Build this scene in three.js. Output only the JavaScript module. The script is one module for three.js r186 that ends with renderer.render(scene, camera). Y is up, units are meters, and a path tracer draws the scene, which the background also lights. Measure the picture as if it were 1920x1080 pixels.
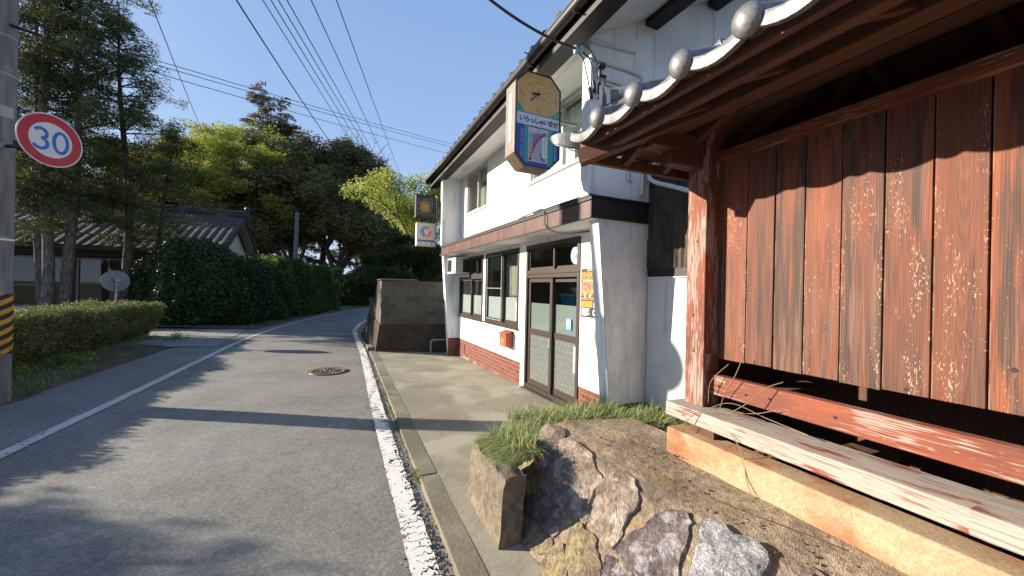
import * as THREE from 'three';
import { mergeGeometries, toCreasedNormals } from 'three/addons/utils/BufferGeometryUtils.js';
import { RoundedBoxGeometry } from 'three/addons/geometries/RoundedBoxGeometry.js';

const scene = new THREE.Scene();
const V3 = (x, y, z) => new THREE.Vector3(x, y, z);
const D2R = Math.PI / 180;

// ---------------------------------------------------------------- camera
// World: the road runs along -Z, +X is the shop side, y is up, metres.
const FOCAL = 720, YAW = 23.6 * D2R, PITCH = 0.16 * D2R, ROLL = 1.3 * D2R, EYE = V3(0, 1.5, 0);
const camF = V3(Math.sin(YAW) * Math.cos(PITCH), Math.sin(PITCH), -Math.cos(YAW) * Math.cos(PITCH));
const camR0 = camF.clone().cross(V3(0, 1, 0)).normalize(), camU0 = camR0.clone().cross(camF);
const camR = camR0.clone().multiplyScalar(Math.cos(ROLL)).addScaledVector(camU0, Math.sin(ROLL));
const camU = camU0.clone().multiplyScalar(Math.cos(ROLL)).addScaledVector(camR0, -Math.sin(ROLL));
const camera = new THREE.PerspectiveCamera(2 * Math.atan(540 / FOCAL) / D2R, 16 / 9, 0.05, 900);
camera.position.copy(EYE);
camera.quaternion.setFromRotationMatrix(new THREE.Matrix4().makeBasis(camR, camU, camF.clone().negate()));

// ---------------------------------------------------------------- sun, sky, exposure
const SUN = V3(-0.828, 0.312, -0.447).normalize();
const sun = new THREE.DirectionalLight(new THREE.Color().setRGB(1, 0.89, 0.73), 5);
sun.position.copy(SUN).multiplyScalar(80).add(V3(0, 0, -10));
sun.target.position.set(0, 0, -10);
sun.castShadow = true;
sun.shadow.radius = 1;
sun.shadow.mapSize.set(4096, 4096);
Object.assign(sun.shadow.camera, { left: -45, right: 45, top: 35, bottom: -35, near: 1, far: 200 });
scene.add(sun, sun.target);
{
  const W = 1024, H = 512, d = new Float32Array(W * H * 4);
  const zen = [0.068, 0.126, 0.268], mid = [0.14, 0.215, 0.355], hor = [0.32, 0.38, 0.44];
  for (let j = 0; j < H; j++) for (let i = 0; i < W; i++) {
    const el = ((j + 0.5) / H - 0.5) * Math.PI, az = ((i + 0.5) / W - 0.5) * 2 * Math.PI;
    const dir = [Math.cos(el) * Math.cos(az), Math.sin(el), Math.cos(el) * Math.sin(az)];
    const s = Math.max(0, dir[1]), a = Math.pow(s, 0.5), c = Math.max(-1, Math.min(1, dir[0] * SUN.x + dir[1] * SUN.y + dir[2] * SUN.z));
    const glow = 0.35 * Math.pow(Math.max(0, c), 6) + 0.9 * Math.pow(Math.max(0, c), 60);
    for (let k = 0; k < 3; k++) {
      let v = a < 0.6 ? hor[k] + (mid[k] - hor[k]) * (a / 0.6) : mid[k] + (zen[k] - mid[k]) * ((a - 0.6) / 0.4);
      v += glow * [0.5, 0.47, 0.4][k] * (1 - 0.5 * a);
      d[(j * W + i) * 4 + k] = v;
    }
    d[(j * W + i) * 4 + 3] = 1;
  }
  const t = new THREE.DataTexture(d, W, H, THREE.RGBAFormat, THREE.FloatType);
  t.mapping = THREE.EquirectangularReflectionMapping; t.magFilter = THREE.LinearFilter; t.minFilter = THREE.LinearFilter; t.needsUpdate = true;
  scene.background = t; scene.environment = t;
}
const renderer = new THREE.WebGLRenderer();
renderer.toneMapping = THREE.LinearToneMapping;
renderer.toneMappingExposure = 2.45;
renderer.shadowMap.enabled = true;

// ---------------------------------------------------------------- pixel -> world (directions only; the distance comes from the plane or thing)
const rayOf = (x, y) => camF.clone().addScaledVector(camR, (x - 960) / FOCAL).addScaledVector(camU, -(y - 540) / FOCAL);
const onPlane = (x, y, p, n) => { const d = rayOf(x, y); return EYE.clone().addScaledVector(d, p.clone().sub(EYE).dot(n) / d.dot(n)); };
const onGround = (x, y, h = 0) => onPlane(x, y, V3(0, h, 0), V3(0, 1, 0));
const atDepth = (x, y, t) => EYE.clone().addScaledVector(rayOf(x, y), t);

// ---------------------------------------------------------------- helpers
function rng(seed) { let s = seed >>> 0; return () => { s = (s + 0x6d2b79f5) | 0; let t = Math.imul(s ^ (s >>> 15), 1 | s); t = (t + Math.imul(t ^ (t >>> 7), 61 | t)) ^ t; return ((t ^ (t >>> 14)) >>> 0) / 4294967296; }; }
const LAT = new Float32Array(65536); { const r = rng(77); for (let i = 0; i < 65536; i++) LAT[i] = r(); }
function vn(x, y, p = 256) {
  const xf = Math.floor(x), yf = Math.floor(y); let a = x - xf, b = y - yf; a = a * a * (3 - 2 * a); b = b * b * (3 - 2 * b);
  const x0 = ((xf % p) + p) % p, x1 = (x0 + 1) % p, y0 = (((yf % p) + p) % p) * 256, y1 = (((yf + 1) % p + p) % p) * 256;
  const u = LAT[y0 + x0], v = LAT[y0 + x1], w = LAT[y1 + x0], q = LAT[y1 + x1];
  return u + (v - u) * a + (w - u + (u - v - w + q) * a) * b;
}
function fbm(x, y, p, o) { let s = 0, a = 0.5, t = 0; for (let i = 0; i < o; i++) { s += a * vn(x + i * 17.3 * 0, y, Math.min(p, 256)); t += a; a *= 0.5; x = x * 2; y = y * 2; p *= 2; } return s / t; }
const lerp = (a, b, t) => a + (b - a) * t, clamp = (x, a = 0, b = 1) => Math.max(a, Math.min(b, x)), sst = (a, b, x) => { x = clamp((x - a) / (b - a)); return x * x * (3 - 2 * x); };
const mix3 = (a, b, t) => [lerp(a[0], b[0], t), lerp(a[1], b[1], t), lerp(a[2], b[2], t)];
// fn(u, v) -> [r, g, b, height, roughness] with sRGB colours 0..1
function maps(w, h, metres, fn, o = {}) {
  const c = new Uint8Array(w * h * 4), b = new Uint8Array(w * h * 4), r = o.rough ? new Uint8Array(w * h * 4) : null;
  for (let j = 0; j < h; j++) for (let i = 0; i < w; i++) {
    const q = fn(i / w, j / h), k = (j * w + i) * 4;
    for (let n = 0; n < 3; n++) { c[k + n] = clamp(q[n]) * 255; b[k + n] = clamp(q[3] ?? 0.5) * 255; if (r) r[k + n] = clamp(q[4] ?? 0.8) * 255; }
    c[k + 3] = b[k + 3] = 255; if (r) r[k + 3] = 255;
  }
  const T = (d, s) => { const t = new THREE.DataTexture(d, w, h); t.wrapS = t.wrapT = THREE.RepeatWrapping; t.magFilter = THREE.LinearFilter; t.minFilter = THREE.LinearMipmapLinearFilter; t.generateMipmaps = true; t.anisotropy = 8; if (s) t.colorSpace = THREE.SRGBColorSpace; const m = Array.isArray(metres) ? metres : [metres, metres * h / w]; t.repeat.set(1 / m[0], 1 / m[1]); t.needsUpdate = true; return t; };
  return { map: T(c, true), bumpMap: T(b, false), ...(r ? { roughnessMap: T(r, false) } : {}) };
}
const std = (o) => new THREE.MeshStandardMaterial({ roughness: 0.85, ...o });
const lin = (r, g, b) => new THREE.Color().setRGB(r, g, b);
const flat = (hex, rough = 0.7, o = {}) => std({ color: new THREE.Color(hex), roughness: rough, ...o });

// uv in metres from the dominant normal axis; long: axis that becomes v
function uvm(g, ou = 0, ov = 0, along = null) {
  if (g.index) g = g.toNonIndexed();
  if (!g.attributes.normal) g.computeVertexNormals();
  const p = g.attributes.position, n = g.attributes.normal, uv = new Float32Array(p.count * 2);
  for (let i = 0; i < p.count; i += 3) {
    let ax = 0, ay = 0, az = 0; for (let k = 0; k < 3; k++) { ax += n.getX(i + k); ay += n.getY(i + k); az += n.getZ(i + k); }
    ax = Math.abs(ax); ay = Math.abs(ay); az = Math.abs(az);
    for (let k = 0; k < 3; k++) {
      const x = p.getX(i + k), y = p.getY(i + k), z = p.getZ(i + k); let u, v;
      if (ax >= ay && ax >= az) { u = z; v = y; } else if (ay >= az) { u = x; v = z; } else { u = x; v = y; }
      if (along === 'z') { if (ax >= ay && ax >= az) { u = y; v = z; } else if (ay >= az) { u = x; v = z; } else { u = x; v = y; } }
      if (along === 'x') { if (ax >= ay && ax >= az) { u = z; v = y; } else if (ay >= az) { u = z; v = x; } else { u = y; v = x; } }
      if (along === 'y') { if (ax >= ay && ax >= az) { u = z; v = y; } else if (ay >= az) { u = x; v = z; } else { u = x; v = y; } }
      uv[(i + k) * 2] = u + ou; uv[(i + k) * 2 + 1] = v + ov;
    }
  }
  g.setAttribute('uv', new THREE.BufferAttribute(uv, 2));
  return g;
}
// box from ranges with small chamfer
function bx(x0, x1, y0, y1, z0, z1, bev = 0) {
  const w = Math.abs(x1 - x0), h = Math.abs(y1 - y0), d = Math.abs(z1 - z0);
  const g = bev > 0 ? new RoundedBoxGeometry(w, h, d, 1, Math.min(bev, w * 0.45, h * 0.45, d * 0.45)) : new THREE.BoxGeometry(w, h, d);
  g.translate((x0 + x1) / 2, (y0 + y1) / 2, (z0 + z1) / 2); return g.index ? g.toNonIndexed() : g;
}
const clean = (g) => { g = g.index ? g.toNonIndexed() : g; for (const k of Object.keys(g.attributes)) if (!['position', 'normal', 'uv'].includes(k)) g.deleteAttribute(k); if (!g.attributes.uv) g.setAttribute('uv', new THREE.BufferAttribute(new Float32Array(g.attributes.position.count * 2), 2)); return g; };
const join = (...gs) => mergeGeometries(gs.flat().map(clean));
function rod(a, b, r0, r1 = r0, seg = 6, caps = true) {
  const d = b.clone().sub(a), L = d.length(); const g = new THREE.CylinderGeometry(r1, r0, L, seg, 1, !caps);
  g.translate(0, L / 2, 0); g.applyQuaternion(new THREE.Quaternion().setFromUnitVectors(V3(0, 1, 0), d.normalize())); g.translate(a.x, a.y, a.z); return g;
}
const tube = (pts, r, seg = 24, rad = 6) => new THREE.TubeGeometry(new THREE.CatmullRomCurve3(pts, false, 'centripetal'), seg, r, rad, false);
const taken = new Map();
const numbered = (n) => { const k = taken.get(n) || 0; taken.set(n, k + 1); return k ? n + '_' + String(k).padStart(3, '0') : n; };
const shade = (m) => { m.castShadow = true; m.receiveShadow = true; return m; };
function thing(name, label, category, pos = [0, 0, 0], turn = 0, group) {
  const g = new THREE.Group(); g.name = numbered(name); g.position.set(...pos); g.rotation.y = turn; g.userData = { label, category }; if (group) g.userData.group = group; scene.add(g); return g;
}
function part(parent, name, geo, m, label) { const o = shade(new THREE.Mesh(geo, m)); o.name = name; if (label) o.userData.label = label; parent.add(o); return o; }
function single(name, geo, m, label, category, group) { const o = shade(new THREE.Mesh(geo, m)); o.name = numbered(name); o.userData = { label, category }; if (group) o.userData.group = group; scene.add(o); return o; }
function structure(name, geo, m, label) { const o = shade(new THREE.Mesh(geo, m)); o.name = numbered(name); o.userData = { kind: 'structure', ...(label ? { label } : {}) }; scene.add(o); return o; }
// grid sheet from fn(s, t) -> Vector3, uv from world x / z
function sheet(ns, nt, fn, uvf) {
  const p = [], uv = [], ix = [];
  for (let j = 0; j <= nt; j++) for (let i = 0; i <= ns; i++) { const q = fn(i / ns, j / nt); p.push(q.x, q.y, q.z); const w = uvf ? uvf(i / ns, j / nt, q) : [q.x, q.z]; uv.push(w[0], w[1]); }
  for (let j = 0; j < nt; j++) for (let i = 0; i < ns; i++) { const a = j * (ns + 1) + i, b = a + 1, c = a + ns + 1, d = c + 1; ix.push(a, c, b, b, c, d); }
  const g = new THREE.BufferGeometry(); g.setAttribute('position', new THREE.Float32BufferAttribute(p, 3)); g.setAttribute('uv', new THREE.Float32BufferAttribute(uv, 2)); g.setIndex(ix); g.computeVertexNormals(); return g;
}
function canvasTex(w, h, draw) { const c = document.createElement('canvas'); c.width = w; c.height = h; draw(c.getContext('2d'), w, h); const t = new THREE.CanvasTexture(c); t.colorSpace = THREE.SRGBColorSpace; return t; }
// ---------------------------------------------------------------- procedural materials
const M = {};
const hash2 = (i, j) => LAT[((j & 255) << 8) | (i & 255)];
{ // worn pale asphalt, 4 m tile
  const P = 8;
  const t = maps(1280, 1280, 4, (u, v) => {
    const big = fbm(u * P, v * P, P, 3), mid = fbm(u * 40, v * 40, 40, 3), n = vn(u * 256, v * 256, 256), i = Math.floor(u * 1280), j = Math.floor(v * 1280), s = hash2(i + 31 * (j >> 8), j), s2 = hash2(i * 3 + 7, j * 5 + 11 + (i >> 8));
    let g = 0.425 + (big - 0.5) * 0.09 + (mid - 0.5) * 0.06 + (n - 0.5) * 0.09 + (s - 0.5) * 0.13; if (s2 > 0.965) g += 0.15; if (s2 < 0.06) g -= 0.11;
    const w = (fbm(u * 16 + 3, v * 16, 16, 2) - 0.5) * 0.03;
    return [g + 0.012 + w * 0.4, g + 0.006, g - 0.018 - w * 0.4, 0.3 + n * 0.4 + s * 0.3];
  });
  M.asphalt = std({ ...t, bumpScale: 0.002, roughness: 0.88, vertexColors: false });
}
{ // floated, stained concrete, 5 m
  const t = maps(1024, 1024, 5, (u, v) => {
    const big = fbm(u * 6, v * 6, 6, 4), blotch = sst(0.5, 0.72, fbm(u * 10 + 2, v * 10, 10, 4)), st = sst(0.55, 0.75, fbm(u * 14 + 5, v * 14 + 1, 14, 3)), n = vn(u * 256, v * 256), fine = hash2(Math.floor(u * 2048), Math.floor(v * 2048) * 7);
    let g = 0.5 + (big - 0.5) * 0.16 + (n - 0.5) * 0.05 + (fine - 0.5) * 0.06; g = lerp(g, 0.66, blotch * 0.5); g = lerp(g, 0.4, st * 0.4);
    return [g + 0.0, g - 0.022, g - 0.085, 0.4 + n * 0.3 + fine * 0.3];
  });
  M.concrete = std({ ...t, bumpScale: 0.0025, roughness: 0.9 });
  M.kerb = std({ ...t, bumpScale: 0.004, roughness: 0.92, color: lin(0.72, 0.69, 0.64) });
}
{ // coarse cast concrete with gravel and lichen
  const t = maps(1024, 1024, 1.6, (u, v) => {
    const big = fbm(u * 5, v * 5, 5, 4), n = fbm(u * 60, v * 60, 60, 2), f = hash2(Math.floor(u * 512), Math.floor(v * 512)), l = sst(0.6, 0.72, fbm(u * 9 + 4, v * 9, 9, 3)), o = sst(0.64, 0.72, fbm(u * 11, v * 11 + 6, 11, 3));
    let c = mix3([0.47, 0.415, 0.345], [0.63, 0.56, 0.465], clamp(big * 1.5 - 0.25)); c = c.map((q) => q + (n - 0.5) * 0.2 + (f - 0.5) * 0.17); c = mix3(c, [0.36, 0.325, 0.285], l * 0.4); c = mix3(c, [0.56, 0.46, 0.28], o * 0.35);
    return [...c, n * 0.6 + f * 0.4];
  });
  M.rough = std({ ...t, bumpScale: 0.012, roughness: 0.95 });
  M.block = std({ map: M.concrete.map, bumpMap: t.bumpMap, bumpScale: 0.006, roughness: 0.95, color: lin(0.42, 0.42, 0.42) });
  M.darkconc = std({ ...t, bumpScale: 0.012, roughness: 0.95, color: lin(0.5, 0.48, 0.45) });
}
{ // white painted mortar
  const t = maps(1024, 1024, 3, (u, v) => {
    const b = fbm(u * 5, v * 5, 5, 4), n = vn(u * 256, v * 256), f = hash2(Math.floor(u * 1024), Math.floor(v * 1024)), str = sst(0.62, 0.8, fbm(u * 40, v * 4, 40, 3));
    const pat = sst(0.58, 0.66, fbm(u * 6 + 2, v * 6 + 7, 6, 4)), g = 0.88 + (b - 0.5) * 0.07 + (f - 0.5) * 0.03 - str * 0.09 - pat * 0.03; return [g, g, g - 0.008, 0.4 + n * 0.4 + f * 0.2];
  });
  M.plaster = std({ ...t, bumpScale: 0.0025, roughness: 0.85 });
  const g = maps(1024, 1024, 1.6, (u, v) => {
    const b = fbm(u * 4, v * 6, 6, 4), n = fbm(u * 50, v * 50, 50, 2), s = sst(0.45, 0.75, fbm(u * 26, v * 5, 26, 4)), d = sst(0.6, 0.7, fbm(u * 12 + 3, v * 9, 12, 4));
    let q = 0.84 + (b - 0.5) * 0.12 + (n - 0.5) * 0.06; q = lerp(q, 0.62, s * 0.28); q = lerp(q, 0.84, d * 0.35); return [q, q + 0.003, q, n];
  });
  M.greyplaster = std({ ...g, bumpScale: 0.002, roughness: 0.9 });
}
// wood. slots: independent boards side by side in the texture
function woodTex(w, h, mu, mv, slots, fn) { return maps(w, h, [mu, mv], (u, v) => { const k = Math.floor(u * slots), l = u * slots - k; return fn(l, v, k, u); }); }
const SLOT = 0.164;
{
  const NS = 12;
  const tone = (k, a) => hash2(k * 13 + 5, a * 7 + 3);
  const t = woodTex(2048, 1024, SLOT * NS, 1.64, NS, (l, v, k, u) => {
    const c = 0.3 + tone(k, 1) * 0.4, q = l - c, arc = tone(k, 2) > 0.45;
    const wob = (fbm(l * 3 + k * 9, v * 4, 4, 3) - 0.5) * 0.5;
    const s = arc ? v * 2.2 * (tone(k, 3) > 0.5 ? 1 : -1) + q * q * 9 + wob * 0.5 : l * 5 + wob;
    const ring = 0.5 + 0.5 * Math.sin(s * (arc ? 38 : 22)), fine = vn(u * 2048 / 3, v * 12 + k * 5, 256);
    let b = mix3([0.3, 0.18, 0.13], [0.45, 0.245, 0.15], clamp(tone(k, 4) * 0.8 + (fbm(l * 2 + k * 5, v * 3, 3, 3) - 0.5) * 1.6));
    const dk = sst(0.5, 0.75, fbm(l * 4 + k * 7.7, v * 3 + k, 3, 4) + (tone(k, 5) - 0.5) * 0.3);
    b = mix3(b, [0.2, 0.145, 0.125], dk * 0.85);
    b = b.map((x) => x + (ring - 0.5) * 0.035 + (fine - 0.5) * 0.05);
    const low = sst(0.55, 0.0, v), gw = fbm(l * 6 + k * 3, v * 3 + k * 2, 3, 4), bare = sst(0.62 - low * 0.14, 0.78 - low * 0.1, gw + (fine - 0.5) * 0.25);
    b = mix3(b, [0.4, 0.335, 0.295], bare * (0.25 + 0.5 * tone(k, 6)));
    const chip = vn(u * 2048 / 3.4, v * 150 + k * 3, 256), cm = fbm(l * 3 + k, v * 6, 6, 2), thr = 0.97 - 0.2 * sst(0.42, 0.7, cm) * (0.4 + tone(k, 10)) - low * 0.07;
    const cc = sst(thr, thr + 0.05, chip * 0.8 + 0.2 * vn(u * 1400, v * 90, 256));
    const edge = sst(0.045, 0.0, l) * sst(0.35, 0.6, vn(k * 3, v * 20, 20)) + sst(0.965, 1, l) * 0.5;
    const kx = l - (0.2 + 0.6 * tone(k, 8)), ky = (v - tone(k, 9)) * 10, kr = Math.hypot(kx, ky), knot = sst(0.07, 0.045, kr) * (tone(k, 7) > 0.35 ? 1 : 0);
    b = mix3(b, [0.6, 0.55, 0.51], clamp(cc * 0.85 + edge * 0.65)); b = mix3(b, [0.12, 0.07, 0.05], knot);
    return [...b, 0.5 + (ring - 0.5) * 0.15 + (fine - 0.5) * 0.3 + cc * 0.25 - knot * 0.4];
  });
  M.redplank = std({ ...t, bumpScale: 0.0018, roughness: 0.72, color: lin(1.15, 1.0, 0.88) });
  const rail = (wear, r2) => maps(1024, 1024, [0.5, 1.5], (u, v) => {
    const fine = vn(u * 220, v * 10, 220), f2 = vn(u * 128, v * 26, 128), w = fbm(u * 8, v * 6, 8, 4), chip = vn(u * 180, v * 40, 180);
    let b = mix3([0.36, 0.19, 0.14], [0.52, 0.255, 0.155], clamp(fbm(u * 4, v * 5, 5, 3) * 1.4 - 0.2)); b = b.map((x) => x + (fine - 0.5) * 0.06);
    const bare = sst(wear, wear + 0.13, w * 0.6 + f2 * 0.28 + fine * 0.18), grey = mix3([0.5, 0.46, 0.43], [0.66, 0.625, 0.585], clamp(f2 * 0.7 + fine * 0.4));
    b = mix3(b, r2 ? grey : mix3(grey, [0.5, 0.36, 0.32], 0.35), bare); const ck = sst(0.93, 0.97, chip); b = mix3(b, [0.62, 0.57, 0.53], ck);
    const crack = sst(0.06, 0.0, Math.abs(vn(u * 60, v * 2.5, 60) - 0.5)) * sst(0.5, 0.7, w); b = b.map((x) => x - crack * 0.12);
    return [...b, 0.5 + fine * 0.3 - bare * 0.15 - crack * 0.5];
  });
  M.redrail = std({ ...rail(0.6), bumpScale: 0.002, roughness: 0.75 });
  M.redpost = std({ ...rail(0.52), bumpScale: 0.002, roughness: 0.75 });
  M.greysill = std({ ...rail(0.33, true), bumpScale: 0.003, roughness: 0.85 });
  const raw = maps(512, 1024, [0.5, 1.5], (u, v) => {
    const fine = vn(u * 128, v * 8, 128), f2 = fbm(u * 24, v * 5, 24, 3), g = fine * 0.5 + f2 * 0.5; const b = mix3([0.26, 0.16, 0.11], [0.4, 0.255, 0.17], g); return [...b, fine];
  });
  M.rawwood = std({ ...raw, bumpScale: 0.0015, roughness: 0.75 });
  M.stainedwood = M.rawwood;
  M.oldwood = std({ ...raw, bumpScale: 0.002, roughness: 0.9, color: lin(1.2, 1.35, 1.5) });
}
{ // rust-stained footing
  const t = maps(1024, 512, [1.6, 0.8], (u, v) => {
    const a = fbm(u * 6, v * 3, 6, 4), b = fbm(u * 20, v * 10, 20, 3), n = vn(u * 200, v * 100, 200), d = sst(0.985, 1, vn(u * 90, v * 45, 90));
    let c = mix3([0.63, 0.54, 0.43], [0.58, 0.4, 0.28], sst(0.38, 0.72, a + (b - 0.5) * 0.4)); c = mix3(c, [0.47, 0.29, 0.2], sst(0.62, 0.75, a * 0.6 + b * 0.45) * 0.7); const ck = sst(0.02, 0, Math.abs(vn(u * 16 + v * 3, v * 1.2, 16) - 0.5)) * 0.35; c = c.map((x) => x + (n - 0.5) * 0.09 + (b - 0.5) * 0.1 - d * 0.3 - ck * 0.22); return [...c, 0.5 + n * 0.3 - ck * 0.4];
  });
  M.footing = std({ ...t, bumpScale: 0.002, roughness: 0.9 });
}
function stoneMat(c0, c1, c2, speck, lich) {
  const t = maps(512, 512, 0.5, (u, v) => {
    const a = fbm(u * 5, v * 5, 5, 4), b = fbm(u * 24, v * 24, 24, 3), n = hash2(Math.floor(u * 300) + 9, Math.floor(v * 300) + speck * 99), m = hash2(Math.floor(u * 170) + 3, Math.floor(v * 170) + 1);
    let c = mix3(c0, c1, sst(0.3, 0.7, a)); c = mix3(c, c2, sst(0.55, 0.7, fbm(u * 7 + 3, v * 7 + 1, 7, 3)) * lich); c = c.map((x) => x + (b - 0.5) * 0.2 + (n - 0.5) * speck + (m > 0.86 ? speck * 0.7 : 0)); return [...c, b * 0.7 + n * 0.3];
  });
  return std({ ...t, bumpScale: 0.014, roughness: 0.95 });
}
M.stones = [
  stoneMat([0.4, 0.335, 0.315], [0.5, 0.43, 0.39], [0.58, 0.54, 0.49], 0.1, 0.7),
  stoneMat([0.46, 0.4, 0.355], [0.56, 0.5, 0.44], [0.66, 0.61, 0.55], 0.1, 0.9),
  stoneMat([0.44, 0.385, 0.31], [0.53, 0.47, 0.37], [0.55, 0.49, 0.33], 0.1, 0.8),
  stoneMat([0.35, 0.305, 0.295], [0.46, 0.405, 0.39], [0.6, 0.6, 0.6], 0.16, 0.75),
  stoneMat([0.42, 0.42, 0.42], [0.54, 0.54, 0.55], [0.68, 0.68, 0.68], 0.24, 0.6)];
{
  const t = maps(512, 512, 0.6, (u, v) => { const a = fbm(u * 8, v * 8, 8, 4), n = vn(u * 128, v * 128, 128); const st = sst(0.56, 0.7, fbm(u * 14 + 3, v * 5, 14, 4)), g = (a - 0.5) * 0.2 + (n - 0.5) * 0.1, b = mix3([0.43 + g, 0.43 + g, 0.435 + g], [0.36, 0.3, 0.25], st * 0.55); return [...b, a, 0.34 + a * 0.25]; }, { rough: true });
  M.tile = std({ ...t, roughness: 1, metalness: 0.25, bumpScale: 0.0015 });
  M.roughtile = std({ ...t, roughness: 1, bumpScale: 0.002, color: lin(0.3, 0.28, 0.28) });
}
{ // bark, soil, grass ground, gravel
  const bk = maps(512, 512, 0.8, (u, v) => { const a = vn(u * 60, v * 8, 60), b = fbm(u * 20, v * 6, 20, 3); const g = 0.3 + (a - 0.5) * 0.16 + (b - 0.5) * 0.2; return [g + 0.03, g, g - 0.03, a]; });
  M.bark = std({ ...bk, bumpScale: 0.01, roughness: 0.95 });
  M.greybark = std({ ...bk, bumpScale: 0.01, roughness: 0.95, color: lin(1.5, 1.55, 1.6) });
  M.conifbark = std({ ...bk, bumpScale: 0.01, roughness: 0.95, color: lin(0.85, 0.72, 0.65) });
  const so = maps(1024, 1024, 3, (u, v) => { const a = fbm(u * 12, v * 12, 12, 4), n = fbm(u * 90, v * 90, 90, 2), g = sst(0.45, 0.6, fbm(u * 9 + 4, v * 9, 9, 3)); let c = mix3([0.27, 0.22, 0.16], [0.4, 0.35, 0.27], a); c = mix3(c, [0.22, 0.27, 0.12], g * 0.6); c = c.map((x) => x + (n - 0.5) * 0.16); return [...c, n]; });
  M.soil = std({ ...so, bumpScale: 0.02, roughness: 1 });
  const gr = maps(1024, 1024, 2, (u, v) => { const n = fbm(u * 120, v * 120, 120, 2), a = fbm(u * 7, v * 7, 7, 3), f = hash2(Math.floor(u * 256), Math.floor(v * 256)); const g = 0.5 + (a - 0.5) * 0.15 + (n - 0.5) * 0.2 + (f - 0.5) * 0.12; return [g + 0.01, g, g - 0.03, n * 0.7 + f * 0.3]; });
  M.gravel = std({ ...gr, bumpScale: 0.015, roughness: 0.95 });
}
{
  const t = maps(512, 512, 0.5, (u, v) => { const a = fbm(u * 8, v * 8, 8, 3), n = vn(u * 128, v * 128, 128); const g = (a - 0.5) * 0.12 + (n - 0.5) * 0.08; return [0.44 + g, 0.235 + g * 0.6, 0.175 + g * 0.5, n]; });
  M.bricks = [0, 1, 2, 3].map((k) => std({ ...t, bumpScale: 0.002, roughness: 0.8, color: lin(...[[1, 1, 1], [0.85, 0.85, 0.9], [1.12, 1.15, 1.1], [0.95, 0.8, 0.8]][k]) }));
  M.mortar = flat('#9a8e84', 0.95);
}
{ // corrugated black-painted iron with ochre moss
  const t = maps(512, 512, 1.2, (u, v) => { const a = fbm(u * 8, v * 5, 8, 4), b = fbm(u * 30, v * 8, 30, 3), m = sst(0.46, 0.62, a * 0.7 + b * 0.35); let c = mix3([0.17, 0.165, 0.16], [0.24, 0.23, 0.22], b); c = mix3(c, [0.34, 0.285, 0.17], m * 0.55); return [...c, b]; });
  M.corrugated = std({ ...t, bumpScale: 0.002, roughness: 0.8 });
  const c = maps(512, 1024, [1, 2], (u, v) => { const s = vn(u * 40, v * 6, 40), b = fbm(u * 8, v * 4, 8, 4), g = 0.42 + (b - 0.5) * 0.16 + (s - 0.5) * 0.1; return [g + 0.01, g, g - 0.005, s]; });
  M.pole = std({ ...c, bumpScale: 0.002, roughness: 0.9 });
}
{ // brown printed-steel canopy panels
  const t = maps(512, 512, 1, (u, v) => { const a = fbm(u * 6, v * 6, 6, 4), s = sst(0.5, 0.8, fbm(u * 50, v * 5, 50, 3)); const b = mix3([0.27, 0.15, 0.13], [0.33, 0.19, 0.165], a); return [...b.map((x) => x + s * 0.04), a, 0.4 + a * 0.2]; }, { rough: true });
  M.fascia = std({ ...t, roughness: 1, bumpScale: 0.001 });
}
M.black = flat('#1c1715', 0.6); M.gutter = flat('#211d1b', 0.4); M.alu = flat('#3b322d', 0.45, { metalness: 0.3 }); M.white = flat('#e2e2de', 0.6);
M.pvc = flat('#c9cdd0', 0.5); M.steel = flat('#8d8f90', 0.45, { metalness: 0.7 }); M.darksteel = flat('#2b2a2a', 0.5, { metalness: 0.4 }); M.wire = flat('#2e3236', 0.6);
M.panel = std({ map: M.plaster.map, bumpMap: M.plaster.bumpMap, bumpScale: 0.0005, color: lin(0.82, 0.83, 0.84), roughness: 0.6 });
M.glass = new THREE.MeshPhysicalMaterial({ color: lin(0.92, 0.95, 0.94), transmission: 1, thickness: 0, roughness: 0.02, ior: 1.5 });
{
  const t = maps(512, 512, 0.6, (u, v) => { const a = fbm(u * 14, v * 14, 14, 3), i = Math.floor(u * 7 + (Math.floor(v * 7) % 2) * 0.5), j = Math.floor(v * 7), fx = (u * 7 + (j % 2) * 0.5) % 1 - 0.5, fy = (v * 7) % 1 - 0.5, an = hash2(i, j) * 6.28, x = fx * Math.cos(an) + fy * Math.sin(an), y = -fx * Math.sin(an) + fy * Math.cos(an), leaf = sst(1, 0.8, Math.hypot(x / 0.09, y / 0.26)); const g = 0.36 + a * 0.06 + leaf * 0.05; return [g * 0.96, g, g * 0.97, 0.4 + leaf * 0.5, 0.25 + leaf * 0.2]; }, { rough: true });
  M.patternglass = std({ ...t, roughness: 1, bumpScale: 0.002 });
  M.frost = flat('#7d837f', 0.3); M.frostlight = flat('#a9adab', 0.35);
  const cu = maps(512, 256, [1, 0.5], (u, v) => { const s = 0.5 + 0.5 * Math.sin(u * 60 + 3 * vn(u * 9, v * 2, 9)); const g = 0.52 + s * 0.06; return [g, g * 0.99, g * 0.93, s]; });
  M.curtain = std({ ...cu, bumpScale: 0.01, roughness: 0.95 });
}
// foliage
const leafMat = (o = {}) => new THREE.MeshPhysicalMaterial({ color: 0xffffff, roughness: 0.6, transmission: 0.0, thickness: 0, side: THREE.DoubleSide, ...o });
M.leaf = leafMat({ roughness: 0.7, specularIntensity: 0.2, transmission: 0.3 });
M.leafGloss = leafMat({ roughness: 0.5, specularIntensity: 0.25, transmission: 0.15 });
M.leafThin = leafMat({ roughness: 0.8, transmission: 0.45, specularIntensity: 0.3 });
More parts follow.
